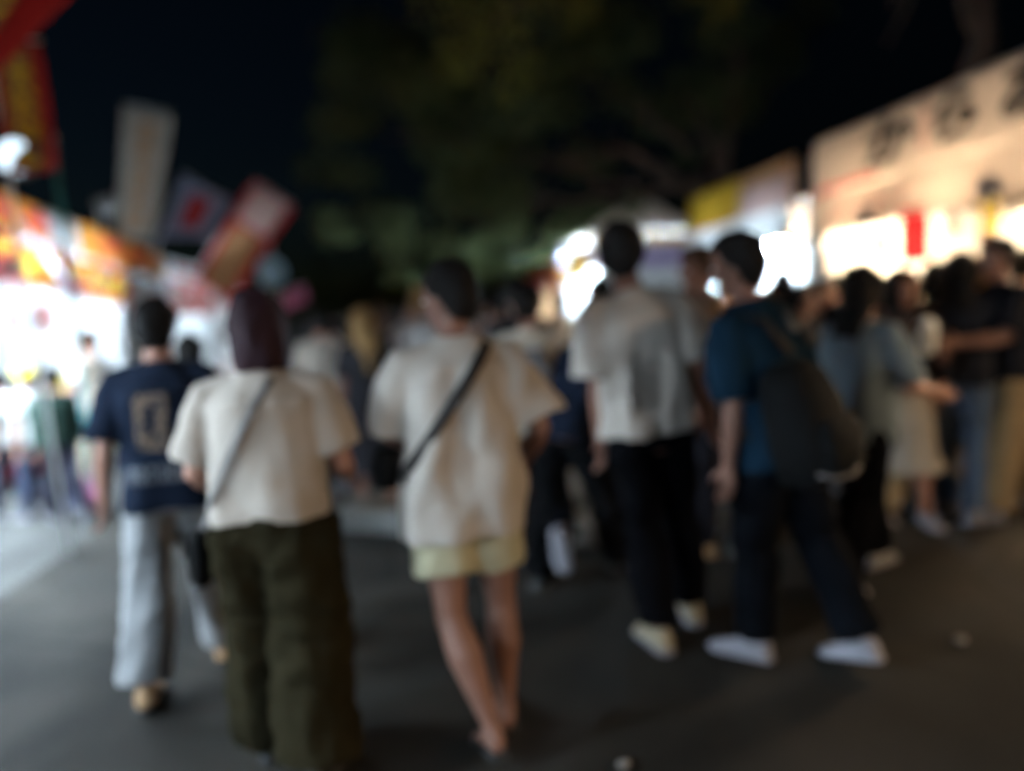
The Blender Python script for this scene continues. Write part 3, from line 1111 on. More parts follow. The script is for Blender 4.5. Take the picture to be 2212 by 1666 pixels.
def goods(side, F, y0, y1, where, seed, kinds=('cup', 'box', 'bottle', 'tray')):
    g = np.random.default_rng(abs(int(seed)))
    y = y0 + .25
    k = 0
    cols = [('red', M['card_red']), ('yellow', M['card_yellow']), ('white', M['card_white']), ('blue', M['blue_sheet']), ('orange', M['orange_sheet'])]
    ordn = ['nearest', 'second', 'third', 'fourth', 'fifth', 'sixth', 'seventh', 'eighth', 'ninth', 'tenth', 'eleventh', 'twelfth']
    cnt = {}
    while y < y1 - .25 and k < 12:
        kd_ = kinds[int(g.integers(len(kinds)))]
        cn, cm = cols[int(g.integers(len(cols)))]
        x = side * (F + .30 + g.uniform(0, .2))
        cnt[kd_] = cnt.get(kd_, 0) + 1
        pos = f'{ordn[k]} along the counter of the {where}'
        if kd_ == 'cup':
            t = thing('cup_stack', f'stack of {cn} paper cups, {pos}', 'cups', (x, y, .808), 0, 'goods on the stall counters')
            for q in range(4):
                b = MB()
                b.loft([((0, 0, q * .035), np.array([.03, 0, 0]), np.array([0, .03, 0])), ((0, 0, q * .035 + .09), np.array([.042, 0, 0]), np.array([0, .042, 0]))], 14)
                b.build('cup', cm, t, smooth=False)
        elif kd_ == 'box':
            t = thing('carton', f'{cn} carton with an open flap, {pos}', 'box', (x, y, .808), g.uniform(-.2, .2), 'goods on the stall counters')
            b = MB()
            b.box((0, 0, .11), (.22, .28, .22))
            b.build('box_body', cm, t)
            b = MB()
            b.box((0, .17, .245), (.2, .10, .004), rotm('X', .6))
            b.build('flap', cm, t)
        elif kd_ == 'bottle':
            t = thing('sauce_bottle', f'{cn} squeeze bottle, {pos}', 'bottle', (x, y, .808), 0, 'goods on the stall counters')
            b = MB()
            b.loft([((0, 0, z), np.array([r, 0, 0]), np.array([0, r, 0])) for z, r in ((0, .032), (.02, .035), (.14, .034), (.165, .024))], 14)
            b.build('bottle_body', cm, t, smooth=True)
            b = MB()
            b.loft([((0, 0, z), np.array([r, 0, 0]), np.array([0, r, 0])) for z, r in ((.166, .022), (.18, .018), (.235, .005))], 10)
            b.build('nozzle', M['white_plastic'], t, smooth=True)
        else:
            t = thing('food_tray', f'white tray of {cn} packets, {pos}', 'tray', (x, y, .808), 0, 'goods on the stall counters')
            b = MB()
            b.box((0, 0, .008), (.3, .36, .016))
            b.box((0, .18, .03), (.3, .012, .06))
            b.box((0, -.18, .03), (.3, .012, .06))
            b.build('tray_body', M['white_plastic'], t)
            for i in range(2):
                for j in range(3):
                    b = MB()
                    b.loft([((-.07 + .14 * i, -.11 + .11 * j, .016), np.array([.05, 0, 0]), np.array([0, .04, 0])), ((-.07 + .14 * i, -.11 + .11 * j, .05), np.array([.055, 0, 0]), np.array([0, .045, 0])),
                            ((-.07 + .14 * i, -.11 + .11 * j, .075), np.array([.03, 0, 0]), np.array([0, .025, 0]))], 10, power=3)
                    b.build('packet', cm, t, smooth=True)
        y += g.uniform(.24, .42)
        k += 1


LG, RG = 'food stalls along the left of the street', 'food stalls along the right of the street'
LF, RF = 4.05, 5.0
# left row (cool white lamps)
stall('booth out of frame behind the viewer on the left, white valance', -1, LF, -3.4, -.3, LG, M['white_sheet'], M['orange_sheet'], warm=False, sign_m=M['red_sheet'], where='left stall behind the viewer', lamp_x=.2, lamp_z=2.1, lampk=0.68, seed=10)
stall('orange roofed booth beside the viewer on the left, red valance', -1, LF, .4, 4.0, LG, M['orange_sheet'], M['red_sheet'], warm=False, sign_m=M['yellow_sheet'], where='left stall beside the viewer', lamp_x=0.7, lampk=1.7, seed=20)
stall('nearest visible left booth with a white sign end and yellow letters on red', -1, LF, 4.4, 7.9, LG, M['white_sheet'], M['red_sheet'], [(.06, .46, 'たこ焼'), (.54, .95, 'たこ焼')], M['yellow_paint'],
      M['orange_sheet'], [(.80, .97, .1, .95, None, M['yellow_sheet']), (.1, .7, .2, .8, 'たこ焼', M['yellow_paint'])], M['red_paint'], M['yellow_sheet'], warm=False, zs=(2.70, 3.14), trim_m=M['card_red'], where='nearest left stall', front=0.4, lamp_x=0.22, lampk=2.9, lamp_z=2.38, seed=30)
stall('left booth with painted glare on an orange sign over a red valance with yellow letters', -1, LF, 8.0, 12.0, LG, M['white_sheet'], M['red_sheet'], [(.05, .46, '焼そば'), (.52, .95, '焼そば')], M['yellow_paint'],
      M['orange_sheet'], [(.27, .42, .08, .96, None, M['white_sheet']), (.04, .30, .2, .8, 'やき', M['red_paint']), (.52, .92, .2, .8, 'そば', M['red_paint'])], M['red_paint'], M['red_sheet'], warm=False, zs=(2.68, 3.12), sign_y=(7.95, 13.9), trim_m=M['card_red'], where='orange left stall', front=1.2, lampk=0.7, drop=0.22, seed=40)  # white panel paints lamp glare onto the sign cloth
stall('left booth with a pale pink valance edged in red beyond the orange sign', -1, LF, 14.1, 17.2, LG, M['white_sheet'], M['pink_sheet'], [(.1, .9, 'かき氷')], M['red_paint'], M['white_sheet'], [(.1, .9, .2, .8, 'かき氷', M['red_paint'])], M['red_paint'], M['blue_sheet'],
      warm=False, trim_m=M['card_red'], where='pink left stall', front=0.1, lampk=0.8, zv=(1.88, 2.52), zs=(2.55, 2.85), lamps=1, lamp_x=0.85, seed=50)
stall('far left booth with a red valance and blue counter cloth', -1, LF, 18.0, 21.4, LG, M['orange_sheet'], M['red_sheet'], [(.1, .9, 'くじびき')], M['white_paint'], None, counter_m=M['blue_sheet'], warm=False, where='far red left stall', front=0.0, lampk=0.4, lamps=1, lamp_x=0.85, seed=60)
stall('farthest left booth with a yellow valance', -1, LF + .3, 22.6, 26.0, LG, M['white_sheet'], M['yellow_sheet'], warm=True, where='farthest left stall', lampk=0.25, lamps=1, lamp_x=0.85, seed=70)
# right row (warm lamps)
stall('cream booth out of frame behind the viewer on the right', 1, RF, -4.4, -1.0, RG, M['cream_sheet'], M['cream_sheet'], sign_m=M['cream_sheet'], where='right stall behind the viewer', lamp_x=.2, lamp_z=2.1, lampk=0.62, seed=110)
stall('pale yellow booth beside the viewer on the right', 1, RF, -.3, 3.2, RG, M['cream_sheet'], M['yellow_sheet'], sign_m=M['cream_sheet'], where='right stall beside the viewer', lampk=.25, seed=120)
stall('right booth with a tall cream sign bearing big black letters', 1, RF, 4.2, 8.55, RG, M['cream_sheet'], M['cream_sheet'], [(.08, .40, 'からあげ')], M['pink_sheet'], M['cream_sheet'],
      [(.245, .42, .20, .90, 'か', M['black_paint']), (.475, .60, .20, .90, 'ら', M['black_paint']), (.66, .80, .20, .90, 'あ', M['black_paint']), (.84, .98, .20, .90, 'げ', M['black_paint']),
       (.03, .29, .02, .13, None, M['red_paint']), (.43, .455, .22, .92, None, M['pink_sheet'])], M['black_paint'], M['cream_sheet'], warm=True, zs=(2.60, 3.26), zv=(2.14, 2.58), where='cream right stall', front=0.5, lamps=3, lampk=1.0, seed=130)
stall('right booth with a sign half yellow and half faded pink', 1, RF, 9.0, 12.5, RG, M['brown_sheet'], M['white_sheet'], None, None, M['yellow_sheet'],
      [(.0, .0001, .1, .2, None, M['yellow_sheet']), (.56, 1.0, .0, .72, None, M['pink_sheet']), (.56, 1.0, .73, 1.0, None, M['brown_sheet']), (.02, .54, .0, .12, None, M['orange_sheet'])], M['red_paint'], M['white_sheet'],
      warm=False, zs=(2.62, 3.22), where='yellow right stall', front=0.36, lamps=2, lampk=2.8, lamp_x=1.0, seed=140)
stall('right tent booth with a peaked cream roof and purple band', 1, 4.15, 16.0, 19.2, RG, M['cream_sheet'], M['yellow_sheet'], None, None, None, trim_m=M['purple_sheet'], warm=False, gable=True, where='peaked right tent', front=0.3, lamp_z=2.85, lamp_x=1.15, lamps=2, lampk=4.0, seed=150)
stall('far right booth with an orange sign cloth', 1, RF - .2, 20.0, 23.6, RG, M['orange_sheet'], M['orange_sheet'], [(.1, .9, 'たこやき')], M['red_paint'], M['orange_sheet'], [(.1, .9, .2, .8, 'たこやき', M['red_paint'])], M['red_paint'], warm=True, where='orange right stall', front=0.5, lamps=1, lampk=1.2, lamp_x=0.85, seed=160)
stall('farther right booth with a red and white front', 1, RF - .2, 24.2, 27.4, RG, M['white_sheet'], M['red_sheet'], [(.1, .9, 'わたあめ')], M['white_paint'], M['orange_sheet'], warm=True, where='red right stall', front=0.0, lamps=1, lampk=1.0, lamp_x=0.85, seed=170)
stall('farthest right booth with a faded yellow sign', 1, RF - .2, 28.2, 32.0, RG, M['white_sheet'], M['white_sheet'], None, None, M['yellow_sheet'], warm=True, where='farthest right stall', lamps=1, lampk=0.3, lamp_x=0.85, seed=180)

goods(-1, LF, 4.6, 7.8, 'nearest left stall', 1)
goods(-1, LF, 8.2, 11.2, 'orange left stall', 2)
goods(1, RF, 4.4, 8.4, 'cream right stall', 3)
goods(1, RF, 9.2, 12.3, 'yellow right stall', 4)


def hanging_card(p, w, h, m, label, text=None, tm=None, rz=0.0):
    t = thing('hanging_card', label, 'sign', p, rz, 'price cards hung under the valances')
    fn = quad_fn((-w / 2, 0, -h), (w / 2, 0, -h), (w / 2, 0, 0), (-w / 2, 0, 0), .004, 3)
    v, f = cloth_grid(fn, 4, 6, .006)
    b = MB()
    b.add(v, f)
    co = b.build('card', m, t)
    if text:
        text_on(co, 'lettering', text, fn, .18, .82, .08, .92, tm, .006, vertical=True)
    b = MB()
    for sg in (-1, 1):
        b.tube([(sg * w * .4, 0, -.01), (sg * w * .4, 0, .10)], .003, 6)
    b.build('string', M['metal'], t)


# the bright red card hung at the front of the cream stall
rc = EYE + ray(1975, 450) * ((RF - .16) / ray(1975, 450)[0])
hanging_card(rc, .24, .50, M['card_red'], 'bright red vertical card hung under the cream valance on the right', '大人気', M['card_red'], rz=-.5)
for i, (px, py, m, cn) in enumerate(((1900, 500, M['card_yellow'], 'yellow'), (2060, 452, M['card_white'], 'white'), (2140, 430, M['card_yellow'], 'pale yellow'))):
    p = EYE + ray(px, py) * ((RF - .16) / ray(px, py)[0])
    hanging_card(p, .12, .26, m, f'{cn} price card hung {["just left of the red card", "just right of the red card", "rightmost under the cream valance"][i]}', '五百円', M['black_paint'], rz=-.5)
for i, (yy, m, cn) in enumerate(((5.6, M['card_white'], 'white'), (6.7, M['blue_sheet'], 'light blue'), (8.9, M['pink_sheet'], 'pink'), (9.8, M['blue_sheet'], 'blue'), (10.6, M['pink_sheet'], 'pale pink'))):
    hanging_card((-LF - .5, yy, 2.0), .22, .36, m, f'{cn} menu card inside the left stalls, {["nearest", "second", "third", "fourth", "farthest"][i]} of the five', '四百円', M['red_paint'], rz=.5)


def yd(px, py, y):
    """point seen at (px, py) at y metres down the street"""
    d = ray(px, py)
    return EYE + d * (y / d[1])


# flood lamps above the left stalls
fp = EYE + ray(28, 338) * (5.6 / ray(28, 338)[1])
flood(fp, 'white flood lamp on a stem above the near left stall roof', fp + np.array([.9, -.9, -.35]), 2.2)
fp = EYE + ray(222, 440) * (10.4 / ray(222, 440)[1])
flood(fp, 'added flood lamp behind the orange left sign to brighten the flags', yd(430, 440, 13.2), 170)  # added lamp, put here to brighten the flags


# ------------------------------------------------------------------ tall advertising flags on poles
def flag(label, corners, depth, m, pole=True, panels=(), text=None, tm=None, amp=.05, seed=0, depth2=None, cat='flag', base=None):
    """corners (top-left, top-right, bottom-right, bottom-left) as seen from the street, at this distance down the street"""
    d2 = depth2 or depth
    c = [EYE + ray(*p) * (d / ray(*p)[1]) for p, d in zip(corners, (depth, d2, d2, depth))]
    tl, tr, br, bl = c
    org = np.array([tl[0], tl[1], 0.0])
    t = thing('advertising_flag', label, cat, org, 0, 'tall cloth flags above the left stalls')
    loc = [x - org for x in (bl, br, tr, tl)]
    fn = quad_fn(*loc, amp=amp, seed=seed, k=4)
    v, f = cloth_grid(fn, 14, 28, .004)
    b = MB()
    b.add(v, f)
    co = b.build('flag_cloth', m, t, smooth=True)
    for u0, u1, v0, v1, pm in panels:
        b = MB()
        nr = np.cross(loc[1] - loc[0], loc[3] - loc[0])
        nr /= np.linalg.norm(nr)
        v, f = cloth_grid(lambda u, q: fn(u0 + (u1 - u0) * u, v0 + (v1 - v0) * q) + nr * .007, 10, 16, .003)
        b.add(v, f)
        b.build('colour_panel', pm, co, smooth=True)
    if text:
        text_on(co, 'lettering', text, fn, .25, .75, .06, .92, tm, .016, vertical=True)
    if pole:
        b = MB()
        up = (loc[3] - loc[0]) / np.linalg.norm(loc[3] - loc[0])
        foot = loc[0] - up * (loc[0][2] / up[2]) if abs(up[2]) > .5 else loc[0] * np.array([1, 1, 0])
        b.tube([foot, loc[0], loc[3] + up * .06], .014, 8)
        b.build('pole', M['white_plastic'], t, smooth=True)
        b = MB()
        ar = (loc[2] - loc[3])
        b.tube([loc[3] + up * .03 - ar * .03, loc[3] + up * .03 + ar * 1.0], .009, 8)
        b.build('crossbar', M['white_plastic'], t, smooth=True)


flag('near red flag with yellow letters leaning across the top left corner', [(-260, -110), (200, -45), (12, 150), (-330, 340)], 4.6, M['red_sheet'], panels=[(.05, .72, .26, .95, M['brown_sheet'])], text='たこ焼', tm=M['yellow_paint'], seed=1, amp=.03)
flag('narrow red edged flag with yellow letters hanging above the near left stall', [(-28, 95), (92, 98), (122, 365), (18, 378)], 5.6, M['red_sheet'], panels=[(.14, .74, .03, .97, M['brown_sheet'])], text='大たこ', tm=M['yellow_paint'], seed=2, amp=.03)
flag('tall tan flag with faded grey writing above the left stalls', [(268, 228), (372, 248), (326, 520), (252, 515)], 12.9, mat('faded_tan_cloth', (.33, .28, .235), trans=.25), text='祭やきそば', tm=M['brown_sheet'], seed=3, amp=.06)
flag('lavender white flag with a red emblem leaning over the left stalls', [(396, 380), (497, 437), (448, 512), (343, 512)], 14.0, mat('lavender_cloth', (.30, .30, .42), trans=.3), panels=[(.30, .70, .2, .82, M['red_sheet'])], seed=4, amp=.05)
flag('pink and red flag with a tan panel leaning over the street', [(548, 388), (634, 448), (502, 652), (418, 600)], 13.0, M['red_sheet'], panels=[(.16, .84, .03, .60, M['brown_sheet']), (.12, .88, .64, .98, M['pink_sheet'])], text=None, seed=5, amp=.05)
flag('small pink flag behind the maroon haired woman', [(606, 640), (660, 618), (664, 650), (600, 676)], 13.5, mat('pink_cloth', (.62, .20, .34), trans=.3), seed=6, amp=.03)

bl_p = deep(586, 590, 12.5)
t = thing('paper_lantern', 'pale blue round paper lantern above the maroon haired woman', 'lantern', (bl_p[0], bl_p[1], 0))
b = MB()
rr = []
for i in range(25):
    th = math.pi * i / 24
    k = max(.3, math.sin(th)) * (1 + .02 * (i % 2))
    rr.append(((0, 0, bl_p[2] - .25 * math.cos(th)), np.array([.22 * k, 0, 0]), np.array([0, .22 * k, 0])))
b.loft(rr, 20)
b.build('lantern_paper', mat('pale_blue_paper', (.40, .56, .64), trans=.4), t, smooth=True)
for z in (-.25, .25):
    b = MB()
    b.loft([((0, 0, bl_p[2] + z - .015), np.array([.085, 0, 0]), np.array([0, .085, 0])), ((0, 0, bl_p[2] + z + .015), np.array([.085, 0, 0]), np.array([0, .085, 0]))], 16)
    b.build('rim', M['black_paint'], t)
b = MB()
b.tube([(0.0, .1, 0), (0, .1, bl_p[2] + .5), (0, 0, bl_p[2] + .5), (0, 0, bl_p[2] + .26)], .015, 8)
b.build('pole', M['metal'], t)

# teal pole and slanting white guy pole at the near left stalls
a0 = EYE + ray(118, 330) * (7.0 / ray(118, 330)[1])
t = thing('flag_pole', 'thin teal pole beside the nearest left stall sign', 'pole', (a0[0], a0[1], 0), 0, 'poles at the left stalls')
b = MB()
b.tube([(0, 0, 0), (0, 0, a0[2] + .1)], .024, 10)
b.build('pole_shaft', mat('teal_paint', (.06, .30, .33), rough=.5), t, smooth=True)
b = MB()
b.loft([((0, 0, a0[2] + .1), np.array([.03, 0, 0]), np.array([0, .03, 0])), ((0, 0, a0[2] + .15), np.array([.02, 0, 0]), np.array([0, .02, 0]))], 10)
b.build('pole_cap', M['white_plastic'], t)
a0 = EYE + ray(62, 508) * ((-LF + .28) / ray(62, 508)[0])
a1 = EYE + ray(158, 628) * ((-LF + .25) / ray(158, 628)[0])
t = thing('slanting_pole', 'lavender white pole slanting across the left valances', 'pole', (a0[0], a0[1], 0), 0, 'poles at the left stalls')
b = MB()
q = a0 * np.array([1, 1, 0])
ext = (a1 - a0) / (a1 - a0)[2]
b.tube([a0 - q + ext * .1, a1 - q, a1 - q - ext * .12], [.022, .022, .018], 10)
b.build('pole_shaft', mat('lavender_paint', (.62, .55, .72), rough=.5), t, smooth=True)
b = MB()
b.ell(a0 - q + ext * .12, (.03, .03, .03), 10, 6)
b.build('pole_cap', M['white_plastic'], t, smooth=True)


# ------------------------------------------------------------------ trees
def limb(b, p0, p1, r0, r1, sag=.0, seed=0, n=7):
    g = np.random.default_rng(abs(int(seed)))
    p0, p1 = np.asarray(p0, float), np.asarray(p1, float)
    L = np.linalg.norm(p1 - p0)
    pts, rad = [], []
    for i in range(n + 1):
        t_ = i / n
        p = p0 + (p1 - p0) * t_ + np.array([0, 0, sag * math.sin(math.pi * t_) * L])
        if 0 < i < n:
            p = p + g.normal(size=3) * L * .022
        pts.append(p)
        rad.append(r0 + (r1 - r0) * t_)
    b.tube(pts, rad, 10)
    return pts


def leaves(clumps, size, seed, per):
    g = np.random.default_rng(abs(int(seed)))
    V, Fc = [], []
    n0 = 0
    for c, r in clumps:
        n = int(per * (r[0] * r[1] * r[2]) ** (2 / 3) / .5)
        d = g.normal(size=(n, 3))
        d /= np.linalg.norm(d, axis=1)[:, None]
        rad = g.uniform(.25, 1.0, n) ** .6 * g.uniform(.8, 1.12, n)
        p = np.asarray(c) + d * rad[:, None] * np.asarray(r)
        a = g.normal(size=(n, 3)) + np.array([0, 0, -.5])
        a /= np.linalg.norm(a, axis=1)[:, None]
        u = np.cross(a, g.normal(size=(n, 3)))
        u /= np.linalg.norm(u, axis=1)[:, None] + 1e-9
        s = size * g.uniform(.6, 1.25, n)[:, None]
        w = np.cross(a, u)
        q = np.stack([p, p + a * s * .5 + u * s * .28 + w * s * .06, p + a * s, p + a * s * .5 - u * s * .28 + w * s * .06], 1).reshape(-1, 3)
        V.append(q)
        idx = np.arange(n)[:, None] * 4 + n0
        Fc.append(np.hstack([idx, idx + 1, idx + 2, idx + 3]))
        n0 += 4 * n
    V, Fc = np.vstack(V), np.vstack(Fc)
    me = bpy.data.meshes.new('crown')
    me.vertices.add(len(V))
    me.vertices.foreach_set('co', V.ravel())
    me.loops.add(Fc.size)
    me.loops.foreach_set('vertex_index', Fc.ravel().astype(np.int32))
    me.polygons.add(len(Fc))
    me.polygons.foreach_set('loop_start', np.arange(0, Fc.size, 4, dtype=np.int32))
    me.update(calc_edges=True)
    me.validate()
    return me


def tree(label, base, trunk, limbs, clumps, leaf_m, size, per, seed, group='street trees'):
    t = thing('street_tree', label, 'tree', (base[0], base[1], 0), 0, group)
    o = np.array([base[0], base[1], 0.])
    b = MB()
    tpts = limb(b, (0, 0, -.05), trunk[0], trunk[1], trunk[2], seed=seed, n=9)
    b.loft([((0, 0, -.02), np.array([trunk[1] * 1.6, 0, 0]), np.array([0, trunk[1] * 1.6, 0])), ((0, 0, .18), np.array([trunk[1] * 1.2, 0, 0]), np.array([0, trunk[1] * 1.2, 0])), ((0, 0, .45), np.array([trunk[1], 0, 0]), np.array([0, trunk[1], 0]))], 12)
    b.build('trunk', M['bark'], t, smooth=True)
    for i, (p0, p1, r0, r1) in enumerate(limbs):
        b = MB()
        pts = limb(b, np.asarray(p0) - o, np.asarray(p1) - o, r0, r1, .06, seed + i)
        g = np.random.default_rng(seed * 3 + i)
        for k in range(4):
            q = pts[2 + k]
            b.tube([q, q + g.normal(size=3) * .25 + (pts[-1] - pts[0]) * .08, q + g.normal(size=3) * .55 + (pts[-1] - pts[0]) * .18], [r1 * 1.1, r1 * .7, r1 * .3], 6)
        b.build('limb', M['bark'], t, smooth=True)
    me = leaves([(np.asarray(c) - o, r) for c, r in clumps], size, seed, per)
    link('crown', me, leaf_m, t)
    return t


g = np.random.default_rng(5)
T1 = (6.9, 14.6)
cl = []
for (px, py, y, r) in ((800, 150, 15, 1.1), (880, 60, 15, 1.3), (790, 300, 15, 1.0), (900, 260, 14.5, 1.2), (770, 420, 15, .85), (850, 470, 15, .9), (880, 545, 15, .75), (840, 590, 15, .4), (1100, 560, 16, .7), (1200, 440, 15, .9), (960, 400, 14, 1.1), (1000, 300, 13, 1.2), (1060, 480, 15, .8),
                       (1120, 380, 14, 1.1), (1130, 220, 13, 1.2), (1250, 130, 13, 1.4), (1260, 300, 14, 1.1), (1330, 420, 15, .7), (1000, 140, 14, 1.3), (1400, 60, 13, 1.4), (1420, 250, 15, 1.0), (1560, 120, 14, 1.3), (1180, 520, 16, .6),
                       (1000, 560, 16, .6), (930, 620, 17, .55), (740, 480, 16, .5), (1650, 30, 14, 1.2), (1500, 350, 15, .7)):
    c = yd(px, py, y)
    for k in range(3):
        cl.append((c + g.normal(size=3) * r * .45, (r * g.uniform(.45, .7), r * g.uniform(.45, .7), r * g.uniform(.32, .5))))
Tt = np.array([6.6, 14.6, 3.6])
tree('big dark tree spreading over the street from behind the right stalls', T1, (Tt - np.array([T1[0], T1[1], 0]), .26, .19),
     [(Tt, yd(1380, 430, 14), .13, .05), (Tt, yd(1210, 330, 13.5), .13, .045), (yd(1400, 420, 14), yd(1080, 330, 14), .07, .03), (Tt, yd(1480, 200, 14.5), .15, .05), (yd(1500, 330, 14.5), yd(1200, 150, 13.5), .08, .03), (yd(1340, 440, 14), yd(1010, 480, 15), .06, .025),
      (yd(1080, 330, 14), yd(840, 300, 15), .04, .02), (Tt, yd(1600, 80, 14), .14, .05)], cl, M['leaf'], .13, 560, 21)

T2 = (6.9, 8.6)
cl = []
for (px, py, y, r) in ((1010, 20, 6.3, .34), (1060, 90, 6.2, .36), (1030, 150, 6.2, .28), (1085, 190, 6.2, .20), (1120, 110, 6.3, .30), (1090, 20, 6.4, .4), (980, -60, 6.4, .4), (1180, -60, 6.6, .5), (1320, -90, 6.8, .6), (1480, -100, 7, .6)):
    c = yd(px, py, y)
    for k in range(3):
        cl.append((c + g.normal(size=3) * r * .35, (r * g.uniform(.5, .75), r * g.uniform(.5, .75), r * g.uniform(.5, .8))))
Tt = yd(2095, 130, 8.6)
tree('near tree with a yellow green bough hanging over the middle of the street', (Tt[0], Tt[1]), (yd(2125, -140, 8.6) - np.array([Tt[0], Tt[1], 0]), .20, .13),
     [(yd(2105, 60, 8.6), yd(2040, -150, 8.6), .10, .06), (yd(2110, -100, 8.6), yd(1300, -120, 6.8), .09, .035), (yd(1300, -120, 6.8), yd(1060, 60, 6.25), .035, .012), (yd(2110, -60, 8.6), yd(1850, -70, 8.6), .06, .02)], cl, M['leaf_yellow'], .085, 420, 31)

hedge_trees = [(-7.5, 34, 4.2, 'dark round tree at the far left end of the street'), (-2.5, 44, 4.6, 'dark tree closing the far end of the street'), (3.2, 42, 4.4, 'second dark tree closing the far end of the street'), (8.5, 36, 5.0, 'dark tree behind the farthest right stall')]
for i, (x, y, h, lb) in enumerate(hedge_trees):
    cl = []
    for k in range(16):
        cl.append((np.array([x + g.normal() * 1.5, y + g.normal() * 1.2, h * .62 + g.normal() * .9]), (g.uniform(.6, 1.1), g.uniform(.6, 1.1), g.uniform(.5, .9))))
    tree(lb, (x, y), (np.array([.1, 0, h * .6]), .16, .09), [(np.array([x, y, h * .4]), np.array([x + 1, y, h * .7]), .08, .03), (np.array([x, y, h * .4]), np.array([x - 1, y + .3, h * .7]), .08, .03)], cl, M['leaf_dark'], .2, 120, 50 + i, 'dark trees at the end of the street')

# litter on the asphalt
for (px, py, sz, lb) in ((2072, 1390, .026, 'crumpled pale paper lying on the right of the asphalt'), (1345, 1660, .022, 'scrap of pale paper at the bottom edge of the street')):
    p = ground(px, py)
    b = MB()
    b.ell((0, 0, sz * .5), (sz, sz * .8, sz * .35), 14, 9)
    me = b.mesh('paper')
    c, n = get_co(me)
    set_co(me, c + n * waves(c, 3, 60, sz * .18)[:, None])
    link('crumpled_paper', me, M['paper'], None, loc=(p[0], p[1], .004), label=lb, category='litter')


# ------------------------------------------------------------------ people in the street
def gp(px, py):
    p = ground(px, py)
    return p


def hp(px, py, H):
    """stand a person of height H so that the crown is seen at (px, py)"""
    d = ray(px, py)
    y = (H - EYE[2]) / d[2] if abs(d[2]) > 1e-4 else 8
    return EYE + d * y


NAVY, OLIVE, BLACK = (.009, .013, .024), (.014, .0115, .006), (.003, .003, .004)

# man in the dark printed T-shirt, left
i = person('man in a dark navy T-shirt with a back print and wide pale grey trousers', gp(412, 1468), 1.66, R(2), group=None, legs=((-13, 8, 2, 24), (17, 8, 3, 0)), arms=((-12, 12, 20, 0), (8, 28, 30, 0)), lean=3, head=(R(-4), 0), hair=('short', 'black'),
           shirt=dict(col=NAVY, box=.205, ease=.035, hem=-.10, slv=.95, slr=.098, amp=.012), bottom=dict(col=(.20, .20, .205), thigh=.11, knee=.105, cuff=.105, len=.98, amp=.010), shoes='shoe_tan', seed=3, voxel=.008)
tp, shr = i['tp'], i['shr']


def back_patch(inf, x0, x1, o0, o1, m, name, off=.018, parent=None, nx=10, no=10, mask=None):
    """print lying on the back of a shirt"""
    tp, shr = inf['tp'], inf['shr']
    sh = [o for o in inf['root'].children if o.name.startswith('shirt')][0]
    from mathutils.bvhtree import BVHTree
    me = sh.data
    bvh = BVHTree.FromPolygons([v.co[:] for v in me.vertices], [p.vertices[:] for p in me.polygons])
    s = inf['s']
    V, F_ = [], []
    for a in range(nx + 1):
        for c in range(no + 1):
            x, o = x0 + (x1 - x0) * a / nx, o0 + (o1 - o0) * c / no
            p0, d = tp(x, -.6, o) * s, inf['Fv']
            hit = bvh.ray_cast(Vector(p0), Vector(d))
            q = np.array(hit[0]) if hit[0] is not None else tp(x, -.13, o) * s
            V.append(q - d * .0035)
    for a in range(nx):
        for c in range(no):
            if mask is None or mask(a, c):
                F_.append((a * (no + 1) + c, (a + 1) * (no + 1) + c, (a + 1) * (no + 1) + c + 1, a * (no + 1) + c + 1))
    b = MB()
    b.add(V, F_)
    return b.build(name, m, sh, smooth=True)


tan_print = mat('faded_tan_print', (.20, .135, .09), rough=.9, scale=24, col2=(.05, .045, .05))
grey_print = mat('faded_grey_print', (.17, .18, .20), rough=.9, scale=30, col2=(.05, .055, .07))
back_patch(i, -.075, .055, .17, .41, tan_print, 'back_print', mask=lambda a, c: not (2 < a < 6 and 2 < c < 8) and (a * 7 + c * 5) % 11 > 1)
back_patch(i, -.12, .12, .035, .105, grey_print, 'back_print', nx=24, no=6, mask=lambda a, c: (a % 4 != 3) and not (a % 4 == 1 and c in (2, 3)))

# woman with maroon hair, beige tee and wide olive trousers
i = person('woman with a maroon bob in a beige T-shirt and long wide olive trousers', gp(642, 1655), 1.60, R(-3), group=None, legs=((9, 4, 2, 0), (-7, 9, 2, 14)), arms=((6, 17, 62, 6), (4, 15, 70, 6)), lean=2, hair=('bob', 'maroon'), build=1.06,
           shirt=dict(col=(.345, .295, .255), box=.205, ease=.026, hem=.03, slv=.80, slr=.100, amp=.015), bottom=dict(col=OLIVE, thigh=.130, knee=.132, cuff=.138, len=.98, waist=.15, amp=.013), shoes='shoe_black', seed=8, voxel=.008)
crossbody(i, '', '', x0=.055, x1=-.215, bag_at=-.245, bag_o=-.10, strap_m='strap_grey', width=.014, bag=(.07, .03, .10), o1=.06)

# person in the oversized pale tee and shorts
i = person('person in an oversized pale T-shirt and beige shorts with a dark strap across the back', gp(1040, 1585), 1.67, R(4), group=None, legs=((-9, 10, 0, 30, -15), (3, 3, 3, 0, -1)), arms=((16, 12, 74, 12), (-6, 24, 62, 4)), lean=3, side=1, head=(R(48), R(8)), skin=1,
           hair=('short', 'black'), shirt=dict(col=(.365, .318, .28), box=.195, ease=.034, hem=-.155, slv=.9, slr=.105, amp=.026, flare=.016), bottom=dict(col=(.33, .30, .20), thigh=.112, knee=.1, cuff=.118, len=.32, amp=.008), sandals=True, seed=14, voxel=.007)
crossbody(i, '', '', x0=.105, x1=-.235, bag_at=-.25, bag_o=.10, strap_m='strap', width=.020, bag=(.10, .045, .07), o1=.06, fwd_bag=.05)

